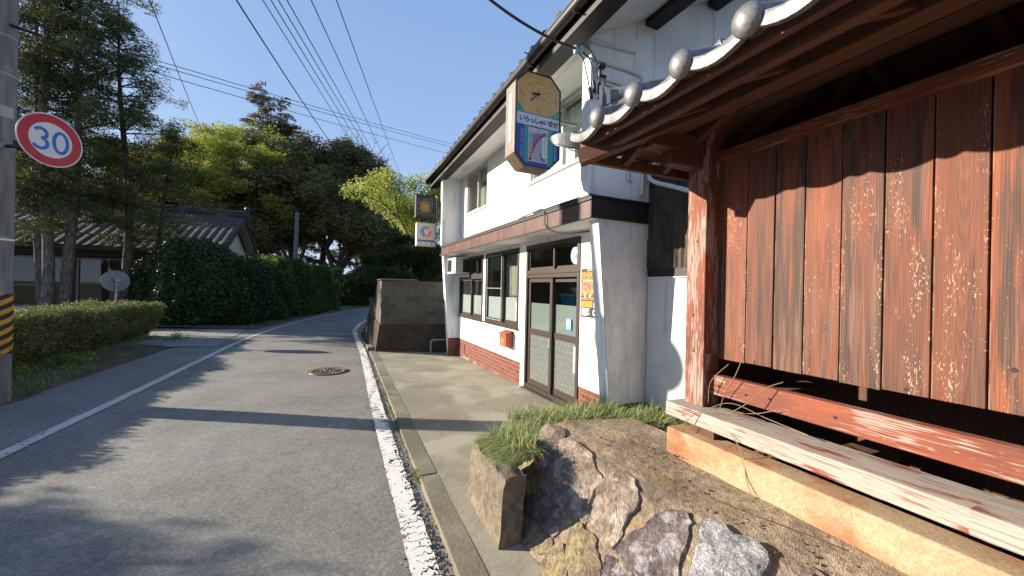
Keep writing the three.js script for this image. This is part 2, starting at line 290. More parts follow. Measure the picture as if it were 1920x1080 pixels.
// ---------------------------------------------------------------- ground, road, pavement
const spline = (pts) => new THREE.CatmullRomCurve3(pts.map(([x, z]) => V3(x, 0, z)), false, 'centripetal');
const leftLine = spline([[-2.75, 7], [-2.66, 0], [-2.6, -4.6], [-2.54, -6.2], [-2.47, -9.1], [-2.33, -12.6], [-1.75, -16.8], [-0.6, -21.4], [1.5, -27.5], [6, -35], [14, -45]]);
const rightLine = spline([[0.46, 7], [0.44, 0], [0.42, -2], [0.4, -4.5], [0.41, -9.3], [0.35, -12.2], [0.36, -13.8], [1.0, -18], [2.6, -22.5], [5, -27], [9, -33], [17, -42]]);
structure('ground', sheet(60, 60, (s, t) => { const x = (s - 0.5) * 500, z = (t - 0.5) * 500; return V3(x, -0.09, z); }), M.soil, 'bare soil and rough grass');
structure('road', sheet(10, 220, (s, t) => { const a = leftLine.getPoint(t), b = rightLine.getPoint(t); a.x -= 1.12; b.x += t > 0.5 ? 0.25 : 0.155; const p = a.lerp(b, s); p.y = 0.012 * Math.sin(s * Math.PI) + (vn(p.x * 1.3, p.z * 1.3) - 0.5) * 0.006; return p; }), M.asphalt, 'grey worn asphalt road curving right');
// painted edge lines, cracked
function paint(seedU, len, crackAmt) {
  const w = 128, h = 1024, c = new Uint8Array(w * h * 4);
  for (let j = 0; j < h; j++) for (let i = 0; i < w; i++) {
    const u = i / w, v = j / h, y = v * len;
    const lo = fbm(u * 2 + 3, v * 12 + seedU, 12, 3), wx = u * 0.75 + (fbm(u * 8, v * 80, 80, 2) - 0.5) * 0.5, wy = y * 15 + (fbm(u * 6 + 4, v * 60, 60, 3) - 0.5) * 0.9, ci = Math.floor(wx), cj = Math.floor(wy), NJ = Math.round(len * 15); let d1 = 9, d2 = 9;
    for (let dj = -1; dj <= 1; dj++) for (let di = -1; di <= 1; di++) { const jj = ((cj + dj) % NJ + NJ) % NJ, qx = ci + di + hash2(ci + di + 40, jj * 3 + 1), qy = cj + dj + hash2(ci + di + 80, jj * 5 + 2), dd = Math.hypot((wx - qx) * 0.8, wy - qy); if (dd < d1) { d2 = d1; d1 = dd; } else if (dd < d2) d2 = dd; }
    const f = d2 - d1, width = crackAmt * sst(0.3, 0.75, lo);
    const e = Math.abs(u - 0.5) + (fbm(u * 6, v * 64 + seedU, 64, 3) - 0.5) * 0.12;
    const blot = fbm(u * 10 + seedU, v * 90, 90, 3), a = f < width || e > 0.47 || blot > 0.86 - crackAmt * 0.6 ? 0 : 255, k = (j * w + i) * 4;
    c[k] = c[k + 1] = c[k + 2] = a; c[k + 3] = 255;
  }
  const t = new THREE.DataTexture(c, w, h); t.wrapS = t.wrapT = THREE.RepeatWrapping; t.magFilter = THREE.LinearFilter; t.repeat.set(1, 1 / len); t.needsUpdate = true; return t;
}
M.paintR = std({ color: new THREE.Color('#cfcdc6'), alphaMap: paint(1, 4, 0.16), alphaTest: 0.5, roughness: 0.8, bumpMap: M.concrete.bumpMap, bumpScale: 0.001 });
M.paintL = std({ color: new THREE.Color('#b9b8b2'), alphaMap: paint(5, 4, 0.1), alphaTest: 0.5, roughness: 0.8 });
function lineRibbon(curve, w, m, label, off) {
  structure('road_line', sheet(2, 260, (s, t) => { const p = curve.getPoint(t), q = curve.getTangent(t); const n = V3(-q.z, 0, q.x); p.addScaledVector(n, (s - 0.5) * w); p.y = off; return p; }, (s, t, q) => [s, -q.z]), m, label);
}
lineRibbon(rightLine, 0.15, M.paintR, 'cracked white edge line beside the kerb', 0.0185);
lineRibbon(leftLine, 0.125, M.paintL, 'worn white edge line beside the hedges', 0.0185);
// concrete shoulder and soil verge on the hedge side
structure('verge', sheet(12, 90, (s, t) => { const z = 6 - t * 17.2, p = V3(-3.42 - s * 3.6 - 0.2 * fbm(z * 2.5, 1, 256, 3), 0, z); p.y = -0.02 + sst(0, 0.1, s) * 0.055 + s * 0.1 + sst(0, 0.15, s) * (vn(p.x * 5, p.z * 5) - 0.5) * 0.05; return p; }), M.soil, 'soil verge under the clipped hedge');
structure('driveway', sheet(14, 14, (s, t) => V3(-2.72 - s * 7 - (1 - s) * t * t * 0.15, 0.016 + s * 0.06, -10.9 - t * 4.3 - s * 0.8 + (vn(s * 9, t * 9) - 0.5) * 0.12)), M.gravel, 'pale gravel driveway between the hedges');
structure('far_verge', sheet(6, 60, (s, t) => { const p = leftLine.getPoint(0.55 + t * 0.45), q = leftLine.getTangent(0.55 + t * 0.45); p.addScaledVector(V3(q.z, 0, -q.x), 0.45 + s * 4); p.y = 0.02 + s * 0.12 + (vn(p.x * 3, p.z * 3) - 0.5) * 0.06; return p; }), M.soil, 'weedy bank under the tall hedge');
// shop apron (rises to the shop, higher near the camera)
const apronY = (x, z) => { const k = clamp((x - 0.7) / 1.85), b = lerp(0.09, -0.02, clamp((-z - 3.6) / 4.9)); return lerp(0.0355, b, k); };
structure('apron', sheet(30, 110, (s, t) => { const z = 3 - t * 12.15, x1 = z > -2.65 ? 0.98 : 2.75 + 0.035 * z + 0.1 + (z > -3.8 ? 0.2 : 0), x = lerp(0.7, x1, s); return V3(x, apronY(x, z) + (vn(x * 2, z * 2) - 0.5) * 0.004, z); }), M.concrete, 'stained concrete forecourt of the shop');
{ // kerb stones between line and apron
  for (let i = 0; i < 9; i++) { const z0 = 3 - i * 1.2, g = uvm(new RoundedBoxGeometry(0.155, 0.12, 1.19, 2, 0.012), i * 0.7, i); const o = structure('kerb', g, M.kerb, 'worn concrete kerb along the forecourt'); o.position.set(0.637 + (hash2(i, 4) - 0.5) * 0.008, -0.022, z0 - 0.6); o.rotation.z = (hash2(i, 2) - 0.5) * 0.03; o.rotation.y = (hash2(i, 3) - 0.5) * 0.006; }
  structure('kerb', uvm(new RoundedBoxGeometry(0.155, 0.12, 1.4, 2, 0.012)), M.kerb, 'worn concrete kerb along the forecourt').position.set(0.64, -0.022, -8.5);
}
{ // dirt in the joint between asphalt and kerb
  const r = rng(5), g = []; for (let i = 0; i < 900; i++) { const z = 1 - r() * 9.5, q = new THREE.TetrahedronGeometry(0.004 + r() * 0.009); q.rotateX(r() * 6).rotateY(r() * 6); q.translate(0.535 + (r() - 0.5) * 0.07 + (r() < 0.1 ? (r() - 0.5) * 0.5 : 0), 0.016, z); g.push(q); }
  const o = single('gravel_grit', join(g), flat('#6b6357', 0.95), 'loose grit lying in the joint beside the kerb', 'grit'); o.userData.kind = 'stuff';
}
{ // manhole
  const t = thing('manhole_cover', 'round iron manhole cover with a yellow rim in the road', 'manhole cover', [-0.222, 0.014, -7.32]);
  const ring = (a, b, y0, y1) => new THREE.LatheGeometry([[a, y0], [a, y1], [b, y1], [b, y0]].map(([x, y]) => new THREE.Vector2(x, y)), 48);
  part(t, 'frame', ring(0.295, 0.312, -0.03, 0.008), M.darksteel); part(t, 'painted_rim', ring(0.225, 0.2945, -0.03, 0.007), std({ color: new THREE.Color('#dca63f'), roughness: 0.7, map: M.gravel.map.clone() }), 'worn yellow painted ring');
  part(t, 'plate', new THREE.CylinderGeometry(0.2245, 0.2245, 0.03, 40).translate(0, -0.012, 0), flat('#35332f', 0.6, { metalness: 0.5 }));
  for (let i = 0; i < 3; i++) for (let k = 0; k < 8 + i * 7; k++) { const a = k / (8 + i * 7) * 6.283, rr = 0.05 + i * 0.065; part(t, 'stud', new RoundedBoxGeometry(0.035, 0.012, 0.022, 1, 0.004).rotateY(-a).translate(Math.cos(a) * rr, 0.007, Math.sin(a) * rr), M.studs ||= flat('#6f6c66', 0.5, { metalness: 0.5 })); }
}
// ---------------------------------------------------------------- battered stone retaining wall
const zs = (x, y) => [860 + x / 3.0968, 740 + y / 3.0968];
{
  const w = thing('stone_retaining_wall', 'low sloping retaining wall of large rough stones below the red board fence', 'stone wall');
  // concrete core and top, cross-section swept along the road
  const prof = [[0.84, -0.1], [0.89, -0.005], [1.0, 0.062], [1.15, 0.15], [1.3, 0.237], [1.45, 0.325], [1.56, 0.384], [1.63, 0.408], [1.72, 0.42], [1.85, 0.425], [2.0, 0.43], [2.3, 0.42]];
  const zA = -2.62, zB = 2.2, profB = [[0.88, -0.1], [0.925, -0.008], [1.0, 0.054], [1.1, 0.139], [1.2, 0.224], [1.3, 0.309], [1.4, 0.39], [1.48, 0.438], [1.62, 0.452], [1.82, 0.448], [2.0, 0.435], [2.3, 0.42]];
  part(w, 'concrete_bed', sheet(44, 220, (s, t) => {
    const f = s * (prof.length - 1), i = Math.min(prof.length - 2, Math.floor(f)), k = f - i, z = lerp(zA, zB, t), wB = sst(-1.35, -2.0, z), mixP = (q) => [lerp(prof[q][0], profB[q][0], wB), lerp(prof[q][1], profB[q][1], wB)], a = mixP(i), b = mixP(i + 1);
    const n = fbm(z * 9 + 40, s * 30, 256, 3) - 0.5, top = sst(0.6, 0.72, s), m = (fbm(z * 2.2 + 9, s * 7, 256, 3) - 0.5) * top;
    return V3(lerp(a[0], b[0], k) - n * 0.02 * (1 - top), lerp(a[1], b[1], k) + n * 0.014 + m * 0.03, z);
  }, (s, t, q) => [q.x * 1.15, q.z]), M.rough, 'rough weathered concrete bed of the wall');
  const S = [
    [0, [[490, 190], [610, 195], [628, 230], [585, 330], [552, 400], [490, 455], [430, 385], [455, 310]], 0.07],
    [1, [[600, 262], [680, 278], [765, 335], [805, 420], [835, 490], [805, 560], [765, 640], [742, 752], [690, 728], [610, 680], [540, 600], [558, 500], [560, 400], [588, 335]], 0.085],
    [0, [[398, 540], [445, 528], [500, 560], [545, 640], [602, 700], [592, 770], [565, 838], [500, 785], [440, 722], [385, 690], [378, 600]], 0.06],
    [1, [[960, 428], [1012, 480], [1062, 590], [1052, 660], [1002, 722], [962, 790], [903, 905], [860, 890], [800, 832], [752, 762], [772, 690], [802, 600], [842, 500]], 0.07],
    [2, [[385, 702], [440, 732], [500, 800], [552, 862], [540, 892], [478, 935], [420, 912], [350, 872], [362, 790]], 0.055],
    [2, [[350, 882], [380, 940], [400, 1060], [395, 1180], [300, 1130], [272, 960]], 0.05],
    [2, [[560, 872], [606, 862], [622, 950], [640, 1080], [600, 1200], [470, 1180], [440, 1080], [480, 970]], 0.06],
    [2, [[690, 742], [750, 792], [800, 838], [812, 900], [832, 980], [820, 1090], [740, 1200], [650, 1120], [625, 900], [640, 800]], 0.06],
    [3, [[862, 930], [900, 938], [962, 985], [1030, 1060], [1040, 1200], [900, 1260], [835, 1120], [838, 985]], 0.055],
    [3, [[1180, 692], [1345, 688], [1368, 750], [1352, 820], [1330, 900], [1290, 1000], [1270, 1130], [1120, 1150], [1050, 1060], [980, 990], [910, 922], [930, 862], [1000, 805], [1080, 770]], 0.09],
    [4, [[1440, 733], [1540, 758], [1620, 828], [1720, 848], [1800, 905], [1800, 1080], [1700, 1220], [1480, 1240], [1330, 1160], [1345, 1040], [1375, 950], [1400, 850]], 0.12],
    [1, [[1880, 960], [2050, 1010], [2200, 1120], [2200, 1330], [1980, 1380], [1830, 1260], [1840, 1080]], 0.09],
    [0, [[420, 1200], [620, 1220], [760, 1230], [820, 1400], [640, 1500], [440, 1420], [340, 1280]], 0.06],
    [3, [[1060, 1180], [1270, 1160], [1330, 1190], [1460, 1270], [1440, 1480], [1180, 1500], [930, 1420], [920, 1280]], 0.08],
    [2, [[1500, 1270], [1700, 1250], [1820, 1300], [1960, 1410], [1900, 1640], [1600, 1640], [1480, 1500]], 0.08]];
  // surface of the bed as y(x, z); the outlines are set on it where their pixels' rays meet it
  const bedY = (x, z) => { const wB = sst(-1.35, -2.0, z); let i = 0; const X = (q) => lerp(prof[q][0], profB[q][0], wB), Y = (q) => lerp(prof[q][1], profB[q][1], wB); while (i < prof.length - 2 && X(i + 1) < x) i++; return lerp(Y(i), Y(i + 1), (x - X(i)) / (X(i + 1) - X(i))); };
  const hit = (px, py) => { const d = rayOf(px, py); let lo = 0.5, hi = 6; for (let t = 0.5; t < 6; t += 0.02) { const p = EYE.clone().addScaledVector(d, t); if (p.y < (p.x < 0.84 ? -0.1 : bedY(Math.min(p.x, 2.3), p.z))) { hi = t; lo = t - 0.02; break; } } for (let k = 0; k < 14; k++) { const m = (lo + hi) / 2, p = EYE.clone().addScaledVector(d, m); if (p.y < bedY(clamp(p.x, 0.84, 2.3), p.z)) hi = m; else lo = m; } return EYE.clone().addScaledVector(d, hi); };
  const nrm = V3(-0.58, 0.81, 0).normalize();
  S.forEach(([mi, poly, H], idx) => {
    const P = poly.map(([x, y]) => hit(...zs(x, y))), curve = new THREE.CatmullRomCurve3(P.map((q) => V3(q.x, q.z, 0)), true, 'centripetal', 0.5), N = 72, B = [];
    for (let i = 0; i < N; i++) { const q = curve.getPointAt(i / N), n = (fbm(q.x * 22 + idx, q.y * 22, 256, 2) - 0.5) * 0.022; B.push([q.x + n, q.y + n]); }
    const cx = B.reduce((a, b) => a + b[0], 0) / N, cz = B.reduce((a, b) => a + b[1], 0) / N;
    const F = [0.985, 1.0, 0.99, 0.965, 0.92, 0.86, 0.79, 0.71, 0.62, 0.53, 0.43, 0.33, 0.23, 0.13, 0.05, 0], pr = [-0.06, -0.022, 0.1, 0.5, 0.8, 1, 1, 1, 1, 1, 1, 1, 1, 1, 1, 1];
    const pl = [...Array(7)].map((_, q) => { const a = q * 0.9 + hash2(idx, q + 20) * 1.2, tl = 0.03 + hash2(idx, q + 40) * 0.17; return [Math.cos(a) * tl, Math.sin(a) * tl, H * (0.5 + hash2(idx, q + 60) * 0.5)]; });
    const p = [], uv = [], ix = [];
    F.forEach((f, k) => B.forEach((b) => {
      const x = lerp(cx, b[0], f), z = lerp(cz, b[1], f), da = x - cx, de = z - cz, n1 = fbm(x * 13 + idx * 11, z * 13 + 40, 256, 3) - 0.5, n2 = Math.abs(fbm(x * 46, z * 46 + idx + 90, 256, 3) - 0.5); let cap = 9; for (const q of pl) cap = Math.min(cap, q[2] - q[0] * da - q[1] * de);
      const inn = clamp(k / 4), h = k < 2 ? pr[k] : Math.max(0.003, Math.min(pr[k] * H, cap)) * 0.5 + inn * n1 * 0.022 - n2 * 0.02 * inn, w3 = V3(x, bedY(clamp(x, 0.84, 2.3), z), z).addScaledVector(nrm, h);
      p.push(w3.x, w3.y, w3.z); uv.push(x * 1.2 + idx * 0.37, z);
    }));
    for (let k = 0; k < F.length - 1; k++) for (let i = 0; i < N; i++) { const a = k * N + i, b = k * N + (i + 1) % N, c = a + N, d = b + N; ix.push(a, c, b, b, c, d); }
    const g = new THREE.BufferGeometry(); g.setAttribute('position', new THREE.Float32BufferAttribute(p, 3)); g.setAttribute('uv', new THREE.Float32BufferAttribute(uv, 2)); g.setIndex(ix); part(w, 'stone', toCreasedNormals(g, 0.5), M.stones[mi]);
  });
  // cast end slab
  const eb = new THREE.BoxGeometry(0.135, 0.5, 0.6, 6, 22, 26), ep = eb.attributes.position;
  for (let i = 0; i < ep.count; i++) { let x = ep.getX(i), y = ep.getY(i), z = ep.getZ(i); const n = fbm(y * 12 + 30, z * 12 + x * 9 + 60, 256, 3) - 0.5, tp = sst(0.17, 0.25, y), ch = tp * (fbm(z * 16 + 5, x * 20 + 9, 256, 2) - 0.35) * 0.07; ep.setXYZ(i, x + n * 0.016 + (y + 0.25) * 0.07, y - Math.max(0, ch), z + n * 0.01 * Math.sign(z)); }
  eb.computeVertexNormals(); part(w, 'end_slab', uvm(eb.translate(0.885, 0.185, -2.29)), std({ map: M.rough.map, bumpMap: M.rough.bumpMap, bumpScale: 0.012, roughness: 0.95, color: lin(0.66, 0.68, 0.72) }), 'upright concrete slab closing the stone wall');
}
{ // soil bank with grass between wall, forecourt and shop
  const edge = (t) => t < 0.3 ? lerp(0.9, 1.15, t / 0.3) : lerp(1.15, 1.75, (t - 0.3) / 0.7);
  structure('soil_bank', sheet(40, 24, (s, t) => {
    const z = -2.55 - t * 0.73, x0 = 0.98 + Math.max(0, -2.6 - z) * 0.62, x = lerp(x0, 3.6, s), e = sst(0, 0.1, s) * sst(1, 0.84, t);
    return V3(x, lerp(0.02, 0.345, e) + 0.02 * sst(-2.7, -2.55, z) + (vn(x * 8, z * 8) - 0.5) * 0.05, z);
  }), M.soil, 'grassy soil bank beside the shop');
  structure('yard_soil', sheet(40, 40, (s, t) => V3(2.1 + s * 1.9, 0.36 + (fbm(s * 12, t * 20, 256, 3) - 0.5) * 0.12, -2.3 + t * 4.6)), M.soil, 'littered soil behind the fence');
}

{ // loose pebbles and bits on the concrete top
  const r = rng(61), g = []; for (let i = 0; i < 420; i++) { const z = -2.3 + r() * 2.6, x = lerp(1.66, 2.0, r()), s = 0.0015 + Math.pow(r(), 3) * 0.008, q = new THREE.DodecahedronGeometry(s, 0).scale(1, 0.6, 1); q.rotateY(r() * 6); q.translate(x, 0.432 + (z < -1.6 ? 0.018 : 0), z); g.push(q); }
  const o = single('pebbles', join(g), M.stones[2], 'small loose pebbles scattered on the concrete top of the stone wall', 'pebbles'); o.userData.kind = 'stuff';
}
// ---------------------------------------------------------------- roofed red board fence (right)
{
  const f = thing('roofed_board_fence', 'weathered red board fence with a small grey tiled roof on a stone wall', 'fence', [0, 0, 0]);
  const zN = 3.4; // fence goes on past the camera
  const edges = [-1.86, -1.79, -1.612, -1.446, -1.287, -1.117, -0.948, -0.785, -0.627]; while (edges[edges.length - 1] < zN) edges.push(edges[edges.length - 1] + 0.164);
  const order = [0, 2, 7, 1, 5, 8, 3, 10, 4, 6, 9, 11];
  for (let i = 0; i < edges.length - 1; i++) {
    const z0 = edges[i] + 0.003, z1 = edges[i + 1] - 0.003, w = z1 - z0, dx = (hash2(i, 8) - 0.5) * 0.008, low = 1.07 + (hash2(i, 6) - 0.5) * 0.008;
    const g = bx(2.3 + dx, 2.322 + dx, low, 2.4, z0, z1, 0.003); const p = g.attributes.position, uv = new Float32Array(p.count * 2), sl = order[i % 12];
    for (let k = 0; k < p.count; k++) { uv[k * 2] = sl * SLOT + clamp((p.getZ(k) - z0) / w, 0.02, 0.98) * SLOT; uv[k * 2 + 1] = p.getY(k) - 1.05 + (i > 8 ? i * 0.37 : 0); }
    g.setAttribute('uv', new THREE.BufferAttribute(uv, 2)); part(f, 'plank', g, M.redplank);
  }
  part(f, 'top_rail', uvm(bx(2.265, 2.335, 2.378, 2.446, -1.815, zN, 0.004), 0.1, 0, 'z'), M.redrail);
  part(f, 'lower_rail', uvm(bx(2.245, 2.305, 0.836, 0.966, -1.815, zN, 0.005), 0.3, 0.2, 'z'), M.redrail, 'lower rail with bare wood showing along its top');
  part(f, 'post', uvm(bx(2.18, 2.33, 0.748, 2.64, -1.962, -1.812, 0.006), 0.02, 0.4, 'y'), M.redpost, 'corner post with peeling red paint');
  part(f, 'post', uvm(bx(2.18, 2.33, 0.748, 2.64, 1.2, 1.35, 0.006), 0.22, 0.1, 'y'), M.redpost);
  part(f, 'sill_beam', uvm(bx(2.07, 2.32, 0.655, 0.75, -2.02, zN, 0.008), 0.15, 0.6, 'z'), M.greysill, 'bleached grey timber sill with traces of red');
  for (const z of [-1.75, -0.35, 0.9]) part(f, 'packing_block', uvm(bx(2.1, 2.28, 0.598, 0.654, z - 0.09, z + 0.09, 0.003)), M.rawwood);
  const ft = uvm(new RoundedBoxGeometry(0.17, 0.26, zN + 1.955, 3, 0.014).translate(2.1, 0.47, (zN - 1.955) / 2), 0, 0); { const p = ft.attributes.position, uv = ft.attributes.uv; for (let i = 0; i < p.count; i++) uv.setXY(i, p.getZ(i), p.getY(i) + p.getX(i)); }
  part(f, 'footing', ft, M.footing, 'rust-stained concrete footing');
  // bolts on rails
  for (const [x, y, z] of [[2.243, 0.9, -1.74], [2.243, 0.89, -1.56], [2.243, 0.905, -1.42], [2.243, 0.9, -1.1], [2.178, 1.35, -1.9], [2.178, 1.85, -1.88]]) part(f, 'bolt', new THREE.CylinderGeometry(0.007, 0.007, 0.006, 10).rotateZ(Math.PI / 2).translate(x, y, z), M.darksteel);
  // back and end boards, added to keep light out behind the planks
  part(f, 'back_boards', uvm(bx(3.3, 3.33, 0.3, 2.45, -2.2, zN, 0), 0, 0, 'y'), M.rawwood); part(f, 'added_end_boards', uvm(bx(2.335, 3.3, 0.3, 2.4, -2.03, -2.0, 0), 0, 0, 'y'), M.rawwood);
  part(f, 'added_end_boards', uvm(bx(2.34, 3.3, 0.3, 2.45, zN - 0.03, zN, 0), 0, 0, 'y'), M.rawwood);
  // roof frame
  const eX = 1.38, eY = 2.455, sl = 0.42, zF = -2.17, rX = 2.45, rY = eY + (rX - eX) * sl, hipZ = zF + (rX - eX);
  part(f, 'wall_plate', uvm(bx(2.2, 2.32, 2.63, 2.76, -2.0, zN, 0.005), 0, 0, 'z'), M.rawwood);
  part(f, 'eave_purlin', uvm(bx(1.86, 1.97, 2.52, 2.63, -1.99, zN, 0.005), 0.2, 0.3, 'z'), M.rawwood);
  part(f, 'eave_purlin', uvm(bx(2.95, 3.06, 2.52, 2.63, -1.99, zN, 0.005), 0.2, 0.3, 'z'), M.rawwood);
  for (const z of [-1.89, 1.27]) {
    part(f, 'tie_beam', uvm(bx(1.74, 3.16, 2.42, 2.53, z - 0.06, z + 0.06, 0.006), 0, 0, 'x'), M.rawwood);
    part(f, 'bracket_arm', uvm(bx(1.9, 3.0, 2.33, 2.42, z - 0.045, z + 0.045, 0.01), 0.2, 0, 'x'), M.rawwood);
  }
  part(f, 'bracket_block', uvm(bx(2.16, 2.35, 2.6, 2.66, -2.07, -1.72, 0.008)), M.rawwood);
  part(f, 'end_purlin', uvm(bx(1.86, 3.06, 2.535, 2.628, -2.06, -1.992, 0.005), 0.2, 0.3, 'x'), M.rawwood);
  // sheathing: front, rear, hip end
  const roofY = (x, z) => eY + sl * Math.min(x - eX, 2 * rX - eX - x, z - zF);
  const n = 14; for (let i = 0; i < n; i++) { // boards along the eave on the front slope
    const a = i / n, b = (i + 1) / n, x0 = lerp(eX + 0.05, rX, a), x1 = lerp(eX + 0.05, rX, b) - 0.004;
    for (const side of [0, 1]) {
      const X = (x) => side ? 2 * rX - x : x, zz = (x) => zF + 0.05 + (x - eX - 0.05);
      const q = [V3(X(x0), roofY(x0, 9) - 0.02, zz(x0)), V3(X(x1), roofY(x1, 9) - 0.035, zz(x1)), V3(X(x1), roofY(x1, 9) - 0.035, zN), V3(X(x0), roofY(x0, 9) - 0.035, zN)], g = new THREE.BufferGeometry(), up = q.map((w) => w.clone().setY(w.y + 0.012)), A = [...q, ...up];
      const F = [[0, 1, 2, 3], [7, 6, 5, 4], [0, 4, 5, 1], [1, 5, 6, 2], [2, 6, 7, 3], [3, 7, 4, 0]], ps = []; F.forEach(([a0, b0, c0, d0]) => [a0, b0, c0, a0, c0, d0].forEach((k) => ps.push(A[k].x, A[k].y, A[k].z)));
      g.setAttribute('position', new THREE.Float32BufferAttribute(ps, 3)); g.computeVertexNormals(); part(f, 'roof_board', uvm(g, i * 0.13, i * 0.4, 'z'), M.rawwood);
    }
    { const z0 = lerp(zF + 0.05, hipZ, a), z1 = lerp(zF + 0.05, hipZ, b) - 0.004, h = (z) => eX + (z - zF), A = []; for (const dy of [0, 0.012]) for (const [x, z] of [[h(z0), z0], [h(z1), z1], [2 * rX - h(z1), z1], [2 * rX - h(z0), z0]]) A.push(V3(x, eY + sl * (z - zF) - 0.035 + dy, z));
      const F = [[0, 1, 2, 3], [7, 6, 5, 4], [0, 4, 5, 1], [1, 5, 6, 2], [2, 6, 7, 3], [3, 7, 4, 0]], ps = []; F.forEach(([a0, b0, c0, d0]) => [a0, b0, c0, a0, c0, d0].forEach((k) => ps.push(A[k].x, A[k].y, A[k].z)));
      const g = new THREE.BufferGeometry(); g.setAttribute('position', new THREE.Float32BufferAttribute(ps, 3)); g.computeVertexNormals(); part(f, 'roof_board', uvm(g, i * 0.13, i * 0.4, 'x'), M.rawwood); }
  }
  const beam = (a, b, w, h) => { const d = b.clone().sub(a), L = d.length(), g = new RoundedBoxGeometry(w, h, L, 1, 0.004).translate(0, 0, L / 2); const m = new THREE.Matrix4().lookAt(V3(0, 0, 0), d.clone().negate(), V3(0, 1, 0)); g.applyMatrix4(m); g.translate(a.x, a.y, a.z); return g; };
  const rafter = (a, b) => part(f, 'rafter', uvm(beam(a, b, 0.05, 0.065), hash2(Math.round(a.z * 50) & 255, 2), 0.2, Math.abs(a.x - b.x) > Math.abs(a.z - b.z) ? 'x' : 'z'), M.rawwood);
  for (let z = -1.55; z < zN; z += 0.42) { const top = Math.min(rX, eX + (z - zF)); rafter(V3(eX + 0.19, eY + 0.0, z), V3(top, roofY(top, 9) - 0.075, z)); rafter(V3(2 * rX - eX - 0.04, eY - 0.075, z), V3(2 * rX - top, roofY(top, 9) - 0.075, z)); }
  for (let x = 1.75; x < 3.3; x += 0.35) { const zz = zF + Math.min(x - eX, 2 * rX - eX - x); rafter(V3(x, eY - 0.075, zF + 0.03), V3(x, eY + sl * (zz - zF) - 0.075, zz)); }
  part(f, 'hip_rafter', uvm(beam(V3(eX + 0.02, eY - 0.085, zF + 0.02), V3(rX, rY - 0.085, hipZ), 0.075, 0.1), 0, 0, 'z'), M.rawwood); part(f, 'hip_rafter', uvm(beam(V3(2 * rX - eX - 0.02, eY - 0.085, zF + 0.02), V3(rX, rY - 0.085, hipZ), 0.075, 0.1), 0, 0, 'z'), M.rawwood);
  part(f, 'eave_board', uvm(bx(eX + 0.13, eX + 0.18, eY - 0.045, eY + 0.045, zF - 0.04, zN, 0.004), 0, 0, 'z'), M.rawwood); part(f, 'eave_board', uvm(bx(eX + 0.03, eX + 0.068, eY - 0.022, eY + 0.03, zF - 0.02, zN, 0.004), 0.2, 0.7, 'z'), M.rawwood);
  part(f, 'eave_board', uvm(bx(eX + 0.1, 2 * rX - eX - 0.03, eY - 0.11, eY - 0.045, zF + 0.02, zF + 0.06, 0.004), 0, 0.3, 'x'), M.rawwood);
  // tiles
  const PT = 0.3045, body = [], lip = [];
  const prof = (s) => -0.05 * Math.pow(Math.sin(Math.PI * clamp(s)), 0.9) + 0.012 * (1 - s);
  const mk = (th, depth, back) => { const sh = new THREE.Shape(), K = 18; for (let i = 0; i <= K; i++) { const s = i / K; (i ? sh.lineTo.bind(sh) : sh.moveTo.bind(sh))(s * PT, prof(s)); } for (let i = K; i >= 0; i--) { const s = i / K; sh.lineTo(s * PT, prof(s) - th); } const g = new THREE.ExtrudeGeometry(sh, { depth, bevelEnabled: back, bevelThickness: 0.003, bevelSize: 0.003, bevelSegments: 2, curveSegments: 1 }); g.rotateY(-Math.PI / 2); return g; };
  // after rotateY(-90): shape x -> +z , extrude z -> -x ; front faces -x
  const tilt = Math.atan(sl);
  const lipG = mk(0.05, 0.022, true), bodyG = mk(0.016, 0.29, false); bodyG.translate(0.29, 0.0, 0).rotateZ(tilt);
  const capG = new THREE.SphereGeometry(0.06, 28, 20).scale(0.72, 1.04, 0.95).translate(-0.028, -0.015, PT);
  const stem = new THREE.CylinderGeometry(0.052, 0.056, 0.29, 20, 1, false).rotateZ(-Math.PI / 2).translate(0.14, 0, 0).rotateZ(tilt).translate(0, -0.012, PT);
  const eaveTile = toCreasedNormals(join(lipG, bodyG.clone(), capG, stem), 0.7); { const p = eaveTile.attributes.position, uv = eaveTile.attributes.uv; for (let i = 0; i < p.count; i++) uv.setXY(i, p.getZ(i), p.getY(i) + p.getX(i)); }
  const rowTile = toCreasedNormals(join(bodyG.clone(), stem.clone().scale(1, 1, 0.9)), 0.7); { const p = rowTile.attributes.position, uv = rowTile.attributes.uv; for (let i = 0; i < p.count; i++) uv.setXY(i, p.getZ(i), p.getX(i)); }
  const roof = part(f, 'roof', uvm(join(rod(V3(rX, rY + 0.1, hipZ - 0.1), V3(rX, rY + 0.1, zN), 0.085, 0.085, 12), bx(rX - 0.1, rX + 0.1, rY - 0.02, rY + 0.08, hipZ - 0.06, zN)), 0, 0), M.tile, 'grey glazed tile roof');
  const z0 = -1.871 - PT * 1; // first column starts one pitch before the first cap
  for (let k = 0; z0 + k * PT < zN; k++) {
    const z = z0 + k * PT; const o = part(roof, 'eave_tile', eaveTile, M.tile); o.position.set(eX - 0.01, eY + 0.075, z); o.rotation.x = (hash2(k, 5) - 0.5) * 0.03;
    for (let r = 1; r < 5; r++) { const x = eX + r * 0.235; if (x > rX - 0.05 || z + PT * 0.5 < zF + (x - eX) + 0.1) continue; const q = part(roof, 'roof_tile', rowTile, M.tile); q.position.set(x, eY + 0.075 + r * 0.235 * sl + 0.012, z); }
  }
